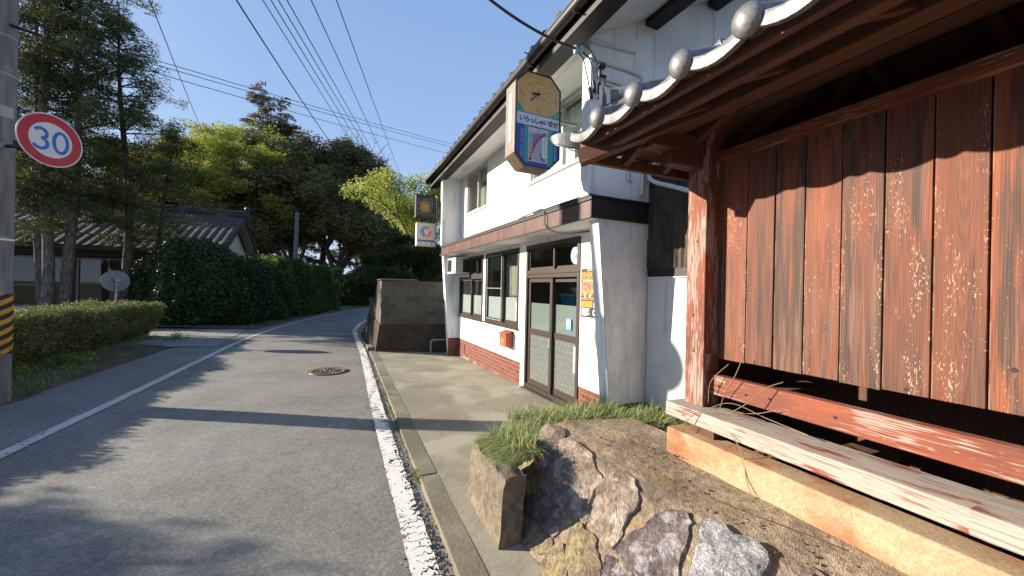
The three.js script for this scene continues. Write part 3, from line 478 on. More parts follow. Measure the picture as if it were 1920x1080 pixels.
  for (let k = 0; k < 6; k++) {
    const x = eX + 0.14 + k * PT; const o = part(roof, 'eave_tile', eaveTile, M.tile); o.rotation.y = -Math.PI / 2; o.position.set(x + PT, eY + 0.075, zF - 0.01);
    for (let r = 1; r < 4; r++) { const zz = zF + r * 0.235; if (x + PT * 0.5 < eX + (zz - zF) + 0.1 || x + PT * 0.5 > 2 * rX - eX - (zz - zF) - 0.1) continue; const q = part(roof, 'roof_tile', rowTile, M.tile); q.rotation.y = -Math.PI / 2; q.position.set(x + PT, eY + 0.075 + r * 0.235 * sl + 0.012, zz); }
  }
  for (let k = 0; z0 + k * PT < zN; k++) for (let r = 0; r < 5; r++) { const x = 2 * rX - eX - r * 0.235, z = z0 + k * PT; if (z < zF + (2 * rX - eX - x) - 0.1) continue; const q = part(roof, 'roof_tile', rowTile, M.tile); q.rotation.y = Math.PI; q.position.set(x, eY + 0.075 + r * 0.235 * sl + 0.01, z + PT); }
  // hip ridge, its end ornament and the drooping corner tile
  const hipA = V3(eX + 0.1, eY + 0.16, zF + 0.1), hipB = V3(rX, rY + 0.13, hipZ);
  part(roof, 'hip_ridge', uvm(rod(hipA, hipB, 0.06, 0.06, 14)), M.tile);
  const orn = new THREE.CylinderGeometry(0.055, 0.055, 0.11, 20).rotateX(Math.PI / 2).rotateY(-2.35 + Math.PI / 2 * 0).translate(eX + 0.2, eY + 0.29, zF + 0.2);
  part(roof, 'hip_ornament', uvm(join(orn, new THREE.BoxGeometry(0.15, 0.13, 0.02).rotateY(0.75).translate(eX + 0.12, eY + 0.27, zF + 0.13))), M.tile);
  const flap = sheet(14, 10, (s, t) => { const a = lerp(-0.1, 1.0, s), rr = 0.14; return V3(eX - 0.05 + rr * 1.0 - rr * Math.cos(a * 1.9) * 1.0 - 0.03, eY + 0.115 - 0.14 * Math.sin(t * 1.35) * (0.55 + 0.45 * Math.sin(a * 1.9)), zF - 0.12 + 0.0 * t + 0.17 * Math.sin(a * 1.6) * 1.0 - 0.06 * (1 - t)); });
  part(roof, 'corner_tile', join(flap, flap.clone().translate(0.012, -0.012, 0.006)), M.tile, 'curved corner tile drooping over the eave end');
}
{ // old timber and leaf litter behind the fence
  const t = thing('timber_beam', 'old timber lying on the littered soil behind the board fence', 'timber');
  part(t, 'beam', uvm(bx(2.42, 3.05, 0.52, 0.62, -1.3, -1.16, 0.006).rotateY(0), 0, 0, 'x'), M.oldwood);
  const s = thing('timber_beam', 'thin plank lying behind the post of the board fence', 'timber'); part(s, 'beam', uvm(bx(2.4, 3.0, 0.86, 0.9, -1.66, -1.52, 0.004), 0, 0, 'x'), M.oldwood);
  const r = rng(9), g = [], c = []; for (let i = 0; i < 2600; i++) { const q = new THREE.CircleGeometry(0.012 + r() * 0.02, 5).scale(1, 0.55, 1); q.rotateX(-1.57 + (r() - 0.5) * 1.4).rotateY(r() * 6.3); q.translate(2.14 + r() * 1.0, 0.385 + r() * 0.05, -1.9 + r() * 3.2); g.push(q); const k = r(), col = k < 0.3 ? [0.13, 0.07, 0.04] : k < 0.8 ? [0.05, 0.035, 0.02] : [0.2, 0.16, 0.1]; for (let n = 0; n < q.index.count; n++) c.push(...col); }
  const m = join(g); m.setAttribute('color', new THREE.Float32BufferAttribute(c, 3));
  const o = single('leaf_litter', m, std({ vertexColors: true, roughness: 0.9, side: THREE.DoubleSide }), 'fallen brown leaves on the soil under the fence boards', 'leaves'); o.userData.kind = 'stuff';
  const tw = thing('dry_vine', 'dry leafless vine straggling over the bleached sill beside the corner post', 'vine');
  const rv = rng(21); const P = [[[2.05, 0.5, -1.86], [2.02, 0.68, -1.8], [2.1, 0.79, -1.68], [2.2, 0.8, -1.5], [2.22, 0.86, -1.36]], [[2.22, 0.76, -1.72], [2.2, 0.9, -1.66], [2.2, 1.0, -1.6], [2.24, 1.12, -1.58]], [[2.12, 0.77, -1.6], [2.16, 0.86, -1.5], [2.2, 0.98, -1.4], [2.23, 1.02, -1.34]], [[2.06, 0.7, -1.52], [2.03, 0.62, -1.42], [2.0, 0.5, -1.38], [1.98, 0.44, -1.33]], [[2.1, 0.77, -1.72], [2.18, 0.83, -1.62], [2.24, 0.79, -1.42], [2.21, 0.78, -1.2]], [[2.22, 0.77, -1.8], [2.19, 0.93, -1.76], [2.22, 1.06, -1.66]]];
  P.forEach((q) => part(tw, 'twig', tube(q.map(([x, y, z]) => V3(x + (rv() - 0.5) * 0.01, y, z)), 0.0026, 22, 5), flat('#7d6a52', 0.9)));
  const st = thing('fallen_twig', 'thin fallen twig lying on the concrete top of the stone wall', 'twig'); part(st, 'twig', tube([V3(1.78, 0.432, -1.42), V3(1.82, 0.438, -1.25), V3(1.9, 0.44, -1.05), V3(1.93, 0.446, -0.92)], 0.003, 16, 5), flat('#4c3d2e', 0.9));
}
// ---------------------------------------------------------------- shop building
const SHOP = V3(2.65, 0, 0), SA = 2 * D2R;
const toW = (x, y, z) => V3(x * Math.cos(SA) + z * Math.sin(SA) + SHOP.x, y, -x * Math.sin(SA) + z * Math.cos(SA));
const shopThing = (name, label, cat, p, group) => { const w = toW(...p); return thing(name, label, cat, [w.x, w.y, w.z], SA, group); };
{
  const s = thing('shop_building', 'two-storey white plastered shop with brown canopy and brick base', 'building', SHOP.toArray(), SA);
  const wall = (x0, x1, y0, y1, z0, z1, m = M.plaster, name = 'wall') => part(s, name, uvm(bx(x0, x1, y0, y1, z0, z1)), m);
  // ground floor wall pieces
  wall(0, 0.12, 0.39, 0.895, -8.3, -5.13); wall(0, 0.12, 0.895, 2.2, -6.89, -6.755); wall(0, 0.12, 0.895, 2.2, -5.375, -5.13); wall(0.002, 0.12, -0.1, 0.39, -5.282, -5.13);
  wall(0, 0.12, 0.39, 2.2, -3.785, -3.24); wall(0.03, 0.12, -0.1, 0.39, -8.3, -5.282, M.mortar); wall(0.03, 0.12, -0.1, 0.39, -3.785, -3.24, M.mortar);
  wall(0, 0.12, 2.14, 2.2, -8.3, -6.89); wall(0, 0.12, 2.14, 2.2, -6.755, -5.375); wall(0, 0.12, 2.14, 2.2, -5.13, -3.785); wall(0, 0.12, 0.39, 2.2, -8.35, -8.3); wall(0.002, 0.12, 1.73, 1.79, -8.3, -7.66);
  // bricks
  const brickG = [0, 1].map((k) => uvm(new RoundedBoxGeometry(0.02, 0.056, k ? 0.096 : 0.205, 1, 0.004)));
  const run = (z0, z1, x, y0, name) => { const bb = part(s, name, uvm(bx(x + 0.011, x + 0.03, -0.08, 0.388, z0, z1)), M.mortar); for (let r = 0; r < 7; r++) { let z = z0 + 0.004, first = r % 2; const y = 0.36 - r * 0.0645; if (y < y0 - 0.02) break; let k = 0; while (z < z1 - 0.03) { let L = first ? 0.1 : 0.21; first = 0; if (z + L > z1) L = z1 - z; const half = L < 0.15, o = part(bb, 'brick', brickG[half ? 1 : 0], M.bricks[Math.floor(hash2(r * 7 + 3, Math.round((z + 20) * 40)) * 4)]); o.scale.z = (L - 0.009) / (half ? 0.096 : 0.205); o.position.set(x + 0.008 + hash2(k, r) * 0.003, y, z + L / 2); z += L; k++; } } };
  run(-8.3, -5.283, 0.0, -0.06, 'brick_base'); run(-3.785, -3.24, 0.0, 0.05, 'brick_base');
  part(s, 'vent_grille', bx(-0.012, 0.0, 0.1, 0.3, -7.94, -7.9), flat('#6a4a3c'));
  // piers: front edge slopes in towards the ground
  const pier = (z0, z1, xt, xb, xin, yb, name, m) => { const sh = new THREE.Shape([[xin, yb], [xb, yb], [xt, 2.22], [xin, 2.22]].map((q) => new THREE.Vector2(...q))); const g = new THREE.ExtrudeGeometry(sh, { depth: z1 - z0, bevelEnabled: true, bevelThickness: 0.006, bevelSize: 0.006, bevelSegments: 1 }).translate(0, 0, z0); return part(s, name, uvm(g), m); };
  const np = pier(-3.234, -3.098, -0.29, -0.075, 0.32, 0.0, 'pier', M.greyplaster); np.userData.label = 'tapered pier with bare grey side and white front edge';
  { const sh = [[-0.075 - 0.006, 0.0], [-0.29 - 0.007, 2.22]]; const g = sheet(1, 1, (a, t) => V3(lerp(sh[0][0], sh[1][0], t) - 0.003, lerp(sh[0][1], sh[1][1], t), lerp(-3.237, -3.095, a))); part(np, 'front_edge', uvm(g.toNonIndexed()), M.plaster, 'white painted front edge'); }
  const fp = pier(-8.48, -8.352, -0.375, -0.2, 0.0, -0.06, 'pier', M.plaster);
  { const bb = part(s, 'brick_base', bx(-0.24, -0.001, -0.08, 0.385, -8.348, -8.336), M.mortar); for (let r = 0; r < 7; r++) for (let k = 0; k < 2; k++) { const x0 = -0.235 + (r % 2 ? 0.08 : 0.15) * k, x1 = k ? -0.003 : x0 + (r % 2 ? 0.07 : 0.14), o = part(bb, 'brick', brickG[0], M.bricks[(r + k) % 4]); o.rotation.y = Math.PI / 2; o.scale.z = (x1 - x0) / 0.205; o.position.set((x0 + x1) / 2, 0.36 - r * 0.0645, -8.334); } }
  // canopy
  part(s, 'canopy', uvm(bx(-0.385, 0.0, 2.2, 2.4, -8.55, -3.1)), M.plaster, 'canopy with white soffit');
  let zc = -8.56; for (const z of [-7.72, -6.9, -6.08, -5.26, -4.44, -3.62, -3.085]) { part(s, 'fascia_panel', uvm(bx(-0.404, -0.388, 2.2 + 0.002, 2.385, zc + 0.004, z - 0.004, 0.003), z, 0), M.fascia); zc = z; }
  part(s, 'canopy_end', uvm(bx(-0.404, 0.325, 2.205, 2.4, -3.099, -3.07, 0.003)), M.black, 'black end face of the canopy'); part(s, 'canopy_end', uvm(bx(-0.404, 0.0, 2.205, 2.4, -8.58, -8.56, 0.003)), M.fascia);
  part(s, 'flashing', uvm(join(bx(-0.425, 0.0, 2.4, 2.418, -8.6, -3.05, 0.003), bx(0.0, 0.345, 2.4, 2.42, -3.1, -3.05, 0.003), bx(-0.42, -0.41, 2.372, 2.4, -8.6, -3.05))), M.black);
  part(s, 'cable', tube([V3(-0.41, 2.425, -4.6), V3(-0.415, 2.44, -4.15), V3(-0.425, 2.43, -3.95), V3(-0.432, 2.36, -3.9), V3(-0.43, 2.24, -3.88), V3(-0.38, 2.17, -3.82), V3(-0.25, 2.13, -3.6), V3(-0.05, 2.15, -3.35)], 0.008, 50), M.wire); part(s, 'cable', tube([V3(-0.40, 2.425, -3.08), V3(-0.41, 2.43, -3.5), V3(-0.415, 2.428, -4.2)], 0.008, 20), M.wire);
  // upper storey
  const uw = (y0, y1, z0, z1) => wall(0, 0.12, y0, y1, z0, z1); uw(2.4, 3.05, -8.35, -3.24); uw(3.05, 3.92, -8.35, -7.99); uw(3.05, 3.92, -6.79, -5.12); uw(3.05, 3.92, -3.42, -3.24); uw(3.92, 3.98, -8.35, -3.24);
  part(s, 'wing_wall', uvm(bx(-0.43, 0.12, 2.42, 3.96, -8.49, -8.35, 0.006)), M.plaster); part(s, 'wing_wall', uvm(bx(-0.42, 0.12, 2.421, 3.93, -3.239, -3.102, 0.006)), M.plaster, 'narrow wing wall carrying the drop cable');
  { const sh = new THREE.Shape([[0.121, -0.1], [6.4, -0.1], [6.4, 3.96], [3.0, 5.83], [-0.42, 3.95], [-0.42, 3.931], [0.121, 3.931]].map((q) => new THREE.Vector2(...q))); part(s, 'gable_wall', uvm(new THREE.ExtrudeGeometry(sh, { depth: 0.14, bevelEnabled: false }).translate(0, 0, -3.24)), M.plaster); const g2 = new THREE.ExtrudeGeometry(sh, { depth: 0.14, bevelEnabled: false }).translate(0, 0, -8.49); part(s, 'gable_wall', uvm(g2), M.plaster); part(s, 'back_wall', uvm(bx(6.26, 6.4, -0.1, 3.96, -8.35, -3.24)), M.plaster); }
  part(s, 'seam', bx(0.386, 0.391, 2.45, 4.2, -3.101, -3.0985), flat('#8f9394')); part(s, 'seam', bx(1.3, 1.305, 2.45, 4.7, -3.101, -3.0985), flat('#8f9394'));
  // roof
  const SL = 0.55, slab = (pts, z0, z1, m, name) => part(s, name, uvm(new THREE.ExtrudeGeometry(new THREE.Shape(pts.map((q) => new THREE.Vector2(...q))), { depth: z1 - z0, bevelEnabled: false }).translate(0, 0, z0)), m);
  const roof = slab([[-0.66, 4.06], [3.0, 4.06 + 3.66 * SL], [6.66, 4.06], [6.66, 3.97], [3.0, 3.97 + 3.66 * SL], [-0.66, 3.97]], -9.15, -2.42, M.roughtile, 'roof');
  slab([[-0.42, 3.945], [3, 3.945 + 3.42 * SL], [6.4, 3.945], [6.4, 3.96], [3, 3.96 + 3.42 * SL], [-0.42, 3.96]], -3.09, -2.46, M.plaster, 'gable_soffit');
  for (const x of [0.36, 1.29, 2.2]) part(s, 'purlin', bx(x - 0.11, x + 0.06, 3.945 + (x + 0.42) * SL - 0.12, 3.945 + (x + 0.42) * SL + 0.02, -3.095, -2.44, 0.005), M.black, 'black purlin end under the gable eave');
  slab([[-0.66, 3.93], [3, 3.93 + 3.66 * SL], [6.66, 3.93], [6.66, 4.07], [3, 4.08 + 3.66 * SL], [-0.66, 4.08]], -2.455, -2.415, M.black, 'barge_board');
  part(s, 'eave_soffit', uvm(bx(-0.46, 0.0, 3.925, 3.94, -9.0, -3.245)), M.plaster); part(s, 'eave_soffit', uvm(bx(-0.46, -0.422, 3.925, 3.94, -3.24, -2.46)), M.plaster);
  const eave = part(s, 'eave_fascia', bx(-0.62, -0.43, -0.09, 0.1, -3.4, 3.4, 0.006), M.black, 'deep black eave board'); eave.position.set(0.02, 3.955, -5.78); eave.rotation.y = -0.027;
  const gut = part(s, 'gutter', new THREE.CylinderGeometry(0.06, 0.06, 6.9, 14, 1, false, Math.PI / 2, Math.PI).rotateX(Math.PI / 2).rotateZ(0), M.gutter, 'black half-round gutter'); gut.geometry = join(new THREE.TubeGeometry(new THREE.LineCurve3(V3(-0.675, 0.045, -3.45), V3(-0.675, 0.045, 3.45)), 1, 0.055, 14), bx(-0.72, -0.63, 0.08, 0.098, -3.45, 3.45)); gut.position.copy(eave.position); gut.rotation.y = -0.027;
  for (let k = 0; k < 24; k++) { const z = -9.1 + k * 0.28, x = -0.6 - (z + 5.78) * 0.027, o = part(roof, 'eave_tile', M.et ||= join(new THREE.CylinderGeometry(0.05, 0.05, 0.4, 10).rotateZ(-Math.PI / 2).translate(0.2, 0, 0).rotateZ(Math.atan(SL)), new THREE.BoxGeometry(0.4, 0.03, 0.26).translate(0.2, -0.03, 0.13).rotateZ(Math.atan(SL))), M.roughtile); o.position.set(x - 0.05, 4.09, z); }
  for (const z of [-8, -6.6, -5.2, -3.8, -2.9]) part(s, 'gutter_bracket', join(bx(-0.7 - (z + 5.78) * 0.027, -0.61 - (z + 5.78) * 0.027, 3.93, 3.938, z, z + 0.012), bx(-0.74 - (z + 5.78) * 0.027, -0.62 - (z + 5.78) * 0.027, 4.055, 4.061, z, z + 0.012)), M.gutter);
  // room behind the glass
  const dark = flat('#8d8478', 0.9); part(s, 'interior_wall', bx(3.0, 3.05, -0.1, 2.5, -8.3, -3.24), dark); part(s, 'interior_wall', bx(0.13, 3.0, -0.1, 2.5, -8.34, -8.3), dark); part(s, 'interior_floor', bx(0.0, 3.0, -0.1, 0.05, -8.3, -3.24), flat('#7d6f60', 0.7)); part(s, 'interior_ceiling', bx(0.121, 3.0, 2.42, 2.45, -8.3, -3.24), flat('#b0aa9e', 0.9)); part(s, 'interior_ceiling', bx(0.121, 3.0, 2.46, 2.5, -8.3, -3.24), dark); part(s, 'interior_wall', bx(0.9, 0.95, 2.46, 4.0, -8.34, -3.25), flat('#a39c8f', 0.9));
  // openings
  const BR = M.alu;
  function glazing(z0, z1, y0, y1, o = {}) { // sliding pair in a dark aluminium frame; z0 far, z1 near
    const fw = o.fw ?? 0.045, x0 = o.x ?? 0.0, fr = part(s, o.name ?? 'window', uvm(join(bx(x0 - 0.012, x0 + 0.09, y0, y0 + fw, z0, z1), bx(x0 - 0.012, x0 + 0.09, y1 - fw, y1, z0, z1), bx(x0 - 0.0121, x0 + 0.09, y0 + fw, y1 - fw, z0, z0 + fw), bx(x0 - 0.0121, x0 + 0.09, y0 + fw, y1 - fw, z1 - fw, z1), ...(o.sillOut ? [bx(x0 - 0.05, x0 + 0.02, y0 - 0.02, y0, z0 - 0.02, z1 + 0.02)] : []))), o.frame ?? BR);
    const zm = o.meet ?? (z0 + z1) / 2, sw = o.sw ?? 0.035;
    for (const [a, b, dx] of [[z0 + fw, zm + sw / 2, 0.015], [zm - sw / 2, z1 - fw, 0.048]]) {
      const X = x0 + dx; const bars = [bx(X, X + 0.026, y0 + fw, y0 + fw + sw * 1.3, a, b), bx(X, X + 0.026, y1 - fw - sw, y1 - fw, a, b), bx(X, X + 0.026, y0 + fw + sw * 1.3, y1 - fw - sw, a, a + sw), bx(X, X + 0.026, y0 + fw + sw * 1.3, y1 - fw - sw, b - sw, b)]; for (const yb of o.bars ?? []) bars.push(bx(X - 0.002, X + 0.028, yb - 0.04, yb + 0.04, a + sw, b - sw));
      part(fr, 'sash', uvm(join(bars)), o.frame ?? BR);
      const ys = [y0 + fw + sw * 1.3, ...(o.bars ?? []).flatMap((q) => [q - 0.04, q + 0.04]), y1 - fw - sw];
      for (let i = 0; i < ys.length; i += 2) {
        const ya = ys[i], yb = ys[i + 1]; if (o.pattern && i === 0) { part(fr, 'pane', uvm(bx(X + 0.01, X + 0.015, ya, yb, a + sw, b - sw)), M.patternglass, 'patterned obscure glass'); continue; }
        const fy = o.frostTop && ya < o.frostTop ? o.frostTop : ya; part(fr, 'pane', bx(X + 0.011, X + 0.014, ya, yb, a + sw, b - sw), M.glass);
        if (fy > ya) part(fr, 'frosted_film', bx(X + 0.016, X + 0.018, ya, fy, a + sw, b - sw), o.film ?? M.frost, 'frosted film on the lower glass');
      }
    }
    return fr;
  }
  const door = glazing(-5.13, -3.785, 0.085, 1.715, { name: 'sliding_door', fw: 0.05, sw: 0.06, meet: -4.45, bars: [0.9], pattern: true, frostTop: 1.31 }); door.userData.label = 'brown aluminium sliding door with frosted glass';
  glazing(-5.13, -3.785, 1.72, 2.14, { name: 'transom_window', fw: 0.055, sw: 0.03, meet: -4.4 });
  part(s, 'threshold', uvm(bx(-0.06, 0.1, -0.02, 0.083, -5.13, -3.785, 0.004)), BR);
  part(door, 'handle', new RoundedBoxGeometry(0.02, 0.13, 0.03, 1, 0.006).translate(0.012, 0.79, -4.46), M.steel);
  glazing(-6.755, -5.375, 0.895, 2.14, { meet: -6.02, frostTop: 1.36, film: M.frostlight, sillOut: true });
  glazing(-8.3, -6.89, 0.895, 1.73, { meet: -7.6, frostTop: 1.36, film: M.frostlight, sillOut: true }); glazing(-7.66, -6.89, 1.731, 2.14, { sw: 0.02 });
  part(s, 'insect_screen', uvm(join(bx(-0.004, 0.008, 0.95, 2.09, -6.7, -6.68), bx(-0.004, 0.008, 0.95, 2.09, -6.05, -6.03), bx(-0.004, 0.008, 0.95, 0.97, -6.68, -6.05), bx(-0.004, 0.008, 2.07, 2.09, -6.68, -6.05), bx(-0.004, 0.008, 1.5, 1.515, -6.68, -6.05))), M.steel, 'screen frame with a pale middle bar');
  // upper windows with curtains
  const pale = flat('#b9b7af', 0.5, { metalness: 0.3 });
  glazing(-7.99, -6.79, 3.05, 3.92, { frame: pale, meet: -7.38, fw: 0.035, sw: 0.025, x: 0.02 }); glazing(-5.12, -3.42, 3.05, 3.92, { frame: pale, meet: -4.3, fw: 0.035, sw: 0.025, x: 0.02 });
  part(s, 'window_sill', uvm(join(bx(-0.035, 0.02, 3.025, 3.055, -8.01, -6.77, 0.003), bx(-0.035, 0.02, 3.025, 3.055, -5.14, -3.4, 0.003))), M.white);
  const cur = (z0, z1, y0, y1, x, m) => part(s, 'curtain', sheet(60, 1, (a, t) => V3(x + 0.012 * Math.sin(a * (z1 - z0) * 55) + 0.006 * Math.sin(a * 37), lerp(y0, y1, t), lerp(z0, z1, a)), (a, t) => [a * (z1 - z0), t]), m);
  cur(-7.97, -6.81, 3.06, 3.9, 0.2, M.curtain); cur(-5.1, -3.44, 3.06, 3.9, 0.2, std({ color: lin(0.6, 0.68, 0.7), roughness: 0.9 }));
  cur(-6.7, -6.1, 1.0, 2.1, 0.35, M.curtain); cur(-3.98, -3.8, 0.1, 1.68, 0.11, std({ color: lin(0.55, 0.56, 0.5), roughness: 0.9 })); cur(-7.3, -7.0, 0.95, 1.7, 0.22, std({ color: lin(0.6, 0.6, 0.56), roughness: 0.9 }));
  // conduits on the gable wall
  const pipe = (pts, r = 0.016) => part(s, 'conduit', tube(pts.map(([x, y]) => V3(x, y, -3.085)), r, 50, 8), M.pvc);
  pipe([[-0.4, 3.72], [-0.2, 3.72], [0.1, 3.72], [0.2, 3.7], [0.24, 3.62], [0.24, 3.3], [0.24, 2.5]]); pipe([[-0.26, 3.56], [-0.1, 3.56], [0.0, 3.555], [0.07, 3.53], [0.1, 3.45], [0.1, 3.2], [0.1, 2.62]]); pipe([[-0.26, 3.52], [-0.1, 3.52], [0.0, 3.515], [0.04, 3.49], [0.055, 3.42], [0.055, 3.2], [0.055, 2.62]], 0.013); part(s, 'conduit', rod(V3(-0.4, 3.88, -3.09), V3(0.12, 3.93, -3.09), 0.012), M.pvc);
  for (const [x, y] of [[0.24, 3.4], [0.24, 3.0], [0.15, 3.71], [-0.3, 3.72]]) part(s, 'pipe_clip', bx(x - 0.03, x + 0.03, y - 0.008, y + 0.008, -3.1, -3.066, 0.002), M.pvc);
}
{ // window air conditioner
  const a = shopThing('window_air_conditioner', 'boxy white window air conditioner under the far end of the canopy', 'air conditioner', [0, 0, 0]);
  part(a, 'body', bx(-0.3, 0.1, 1.795, 2.13, -8.29, -7.7, 0.01), flat('#b9bab6', 0.5)); for (let k = 0; k < 7; k++) part(a, 'louvre', bx(-0.306, -0.298, 1.84, 2.09, -8.25 + k * 0.042, -8.228 + k * 0.042), M.darksteel); part(a, 'side_grille', bx(-0.14, 0.0, 1.83, 2.1, -7.699, -7.694), M.darksteel); for (let k = 0; k < 6; k++) part(a, 'grille_bar', bx(-0.14, 0.0, 1.85 + k * 0.042, 1.86 + k * 0.042, -7.693, -7.688), flat('#4a4744', 0.6));
}
{ // mailbox
  const m = shopThing('mailbox', 'small rusty orange-red metal mailbox on the white shop wall', 'mailbox', [0, 0, 0]), c = std({ color: lin(0.36, 0.075, 0.03), roughness: 0.6 });
  part(m, 'box', bx(-0.13, 0, 0.585, 0.79, -5.78, -5.53, 0.008), c); part(m, 'lid', join(new THREE.BoxGeometry(0.16, 0.014, 0.28).rotateZ(0.3).translate(-0.07, 0.81, -5.655), bx(-0.14, 0, 0.785, 0.8, -5.79, -5.52)), std({ color: lin(0.3, 0.065, 0.03), roughness: 0.6 }));
  part(m, 'door_panel', bx(-0.136, -0.128, 0.61, 0.72, -5.74, -5.57, 0.004), std({ color: lin(0.42, 0.1, 0.04), roughness: 0.55 })); part(m, 'slot', bx(-0.133, -0.129, 0.745, 0.757, -5.75, -5.56), M.darksteel); part(m, 'emblem', bx(-0.14, -0.135, 0.65, 0.69, -5.67, -5.64, 0.002), flat('#c9a36a')); for (const z of [-5.73, -5.6]) part(m, 'foot_tab', bx(-0.1, -0.09, 0.575, 0.6, z, z + 0.03), M.darksteel);
}
{ // poster
  const t = canvasTex(256, 512, (c, w, h) => {
    c.fillStyle = '#241412'; c.fillRect(0, 0, w, h); c.fillStyle = '#d8873a'; c.font = 'bold 20px sans-serif'; c.fillRect(96, 8, 130, 18);
    c.save(); c.translate(10, 92); c.scale(0.86, 1.25); c.fillStyle = '#c9920f'; c.font = 'bold 62px sans-serif'; c.fillText('KSHIMA', -2, 0); c.restore(); c.strokeStyle = '#cfa31f'; c.lineWidth = 5; for (let i = 0; i < 26; i++) { const x = 16 + i * 9; c.beginPath(); c.moveTo(x, 96 + hash2(i, 3) * 8); c.lineTo(x + 4, 112 + hash2(i, 4) * 10); c.stroke(); }
    c.fillStyle = '#e8dcc8'; c.fillRect(30, 122, 200, 9); const g = c.createLinearGradient(0, 135, 0, 300); g.addColorStop(0, '#8a6440'); g.addColorStop(1, '#b97a35'); c.fillStyle = g; c.fillRect(8, 136, 240, 150);
    for (let i = 0; i < 90; i++) { c.fillStyle = ['#5b3320', '#d09a5a', '#3a211b', '#c07a3c', '#7e4a52'][i % 5]; c.globalAlpha = 0.6; c.fillRect(10 + hash2(i, 1) * 215, 138 + hash2(i, 2) * 130, 8 + hash2(i, 5) * 26, 6 + hash2(i, 6) * 26); } c.globalAlpha = 1;
    for (let i = 0; i < 6; i++) { c.fillStyle = i % 2 ? '#ddd0c6' : '#49323a'; c.beginPath(); c.ellipse(32 + i * 38, 288, 13, 22, 0, 0, 7); c.fill(); } c.fillStyle = '#b0651f'; c.fillRect(0, 302, w, 28); c.fillStyle = '#241412'; c.fillRect(110, 312, 14, 14); c.fillRect(134, 312, 14, 14);
    c.fillStyle = '#c58220'; c.fillRect(8, 342, 176, 62); c.fillStyle = '#7a4a14'; for (let i = 0; i < 5; i++) { c.fillRect(24 + i * 31, 356, 18, 6); c.fillRect(30 + i * 31, 362, 5, 22); c.fillRect(20 + i * 31, 384, 22, 5); } c.fillStyle = '#f2eee6'; for (let r = 0; r < 7; r++) c.fillRect(20, 416 + r * 12, 80 + hash2(r, 1) * 80, 6); for (let r = 0; r < 4; r++) c.fillRect(204, 352 + r * 15, 36, 9);
    c.beginPath(); c.ellipse(216, 458, 22, 32, 0, 0, 7); c.fill(); c.fillStyle = '#241412'; c.beginPath(); c.ellipse(216, 458, 10, 19, 0, 0, 7); c.fill();
  });
  const p = shopThing('poster', 'dark event poster with yellow lettering on the wall beside the shop door', 'poster', [0, 0, 0]); const g = new THREE.PlaneGeometry(0.3, 0.55).rotateY(-Math.PI / 2).translate(-0.006, 1.475, -3.61); part(p, 'sheet', g, std({ map: t, roughness: 0.5 })); part(p, 'backing', bx(-0.0045, -0.0005, 1.198, 1.752, -3.762, -3.458), M.white);
}
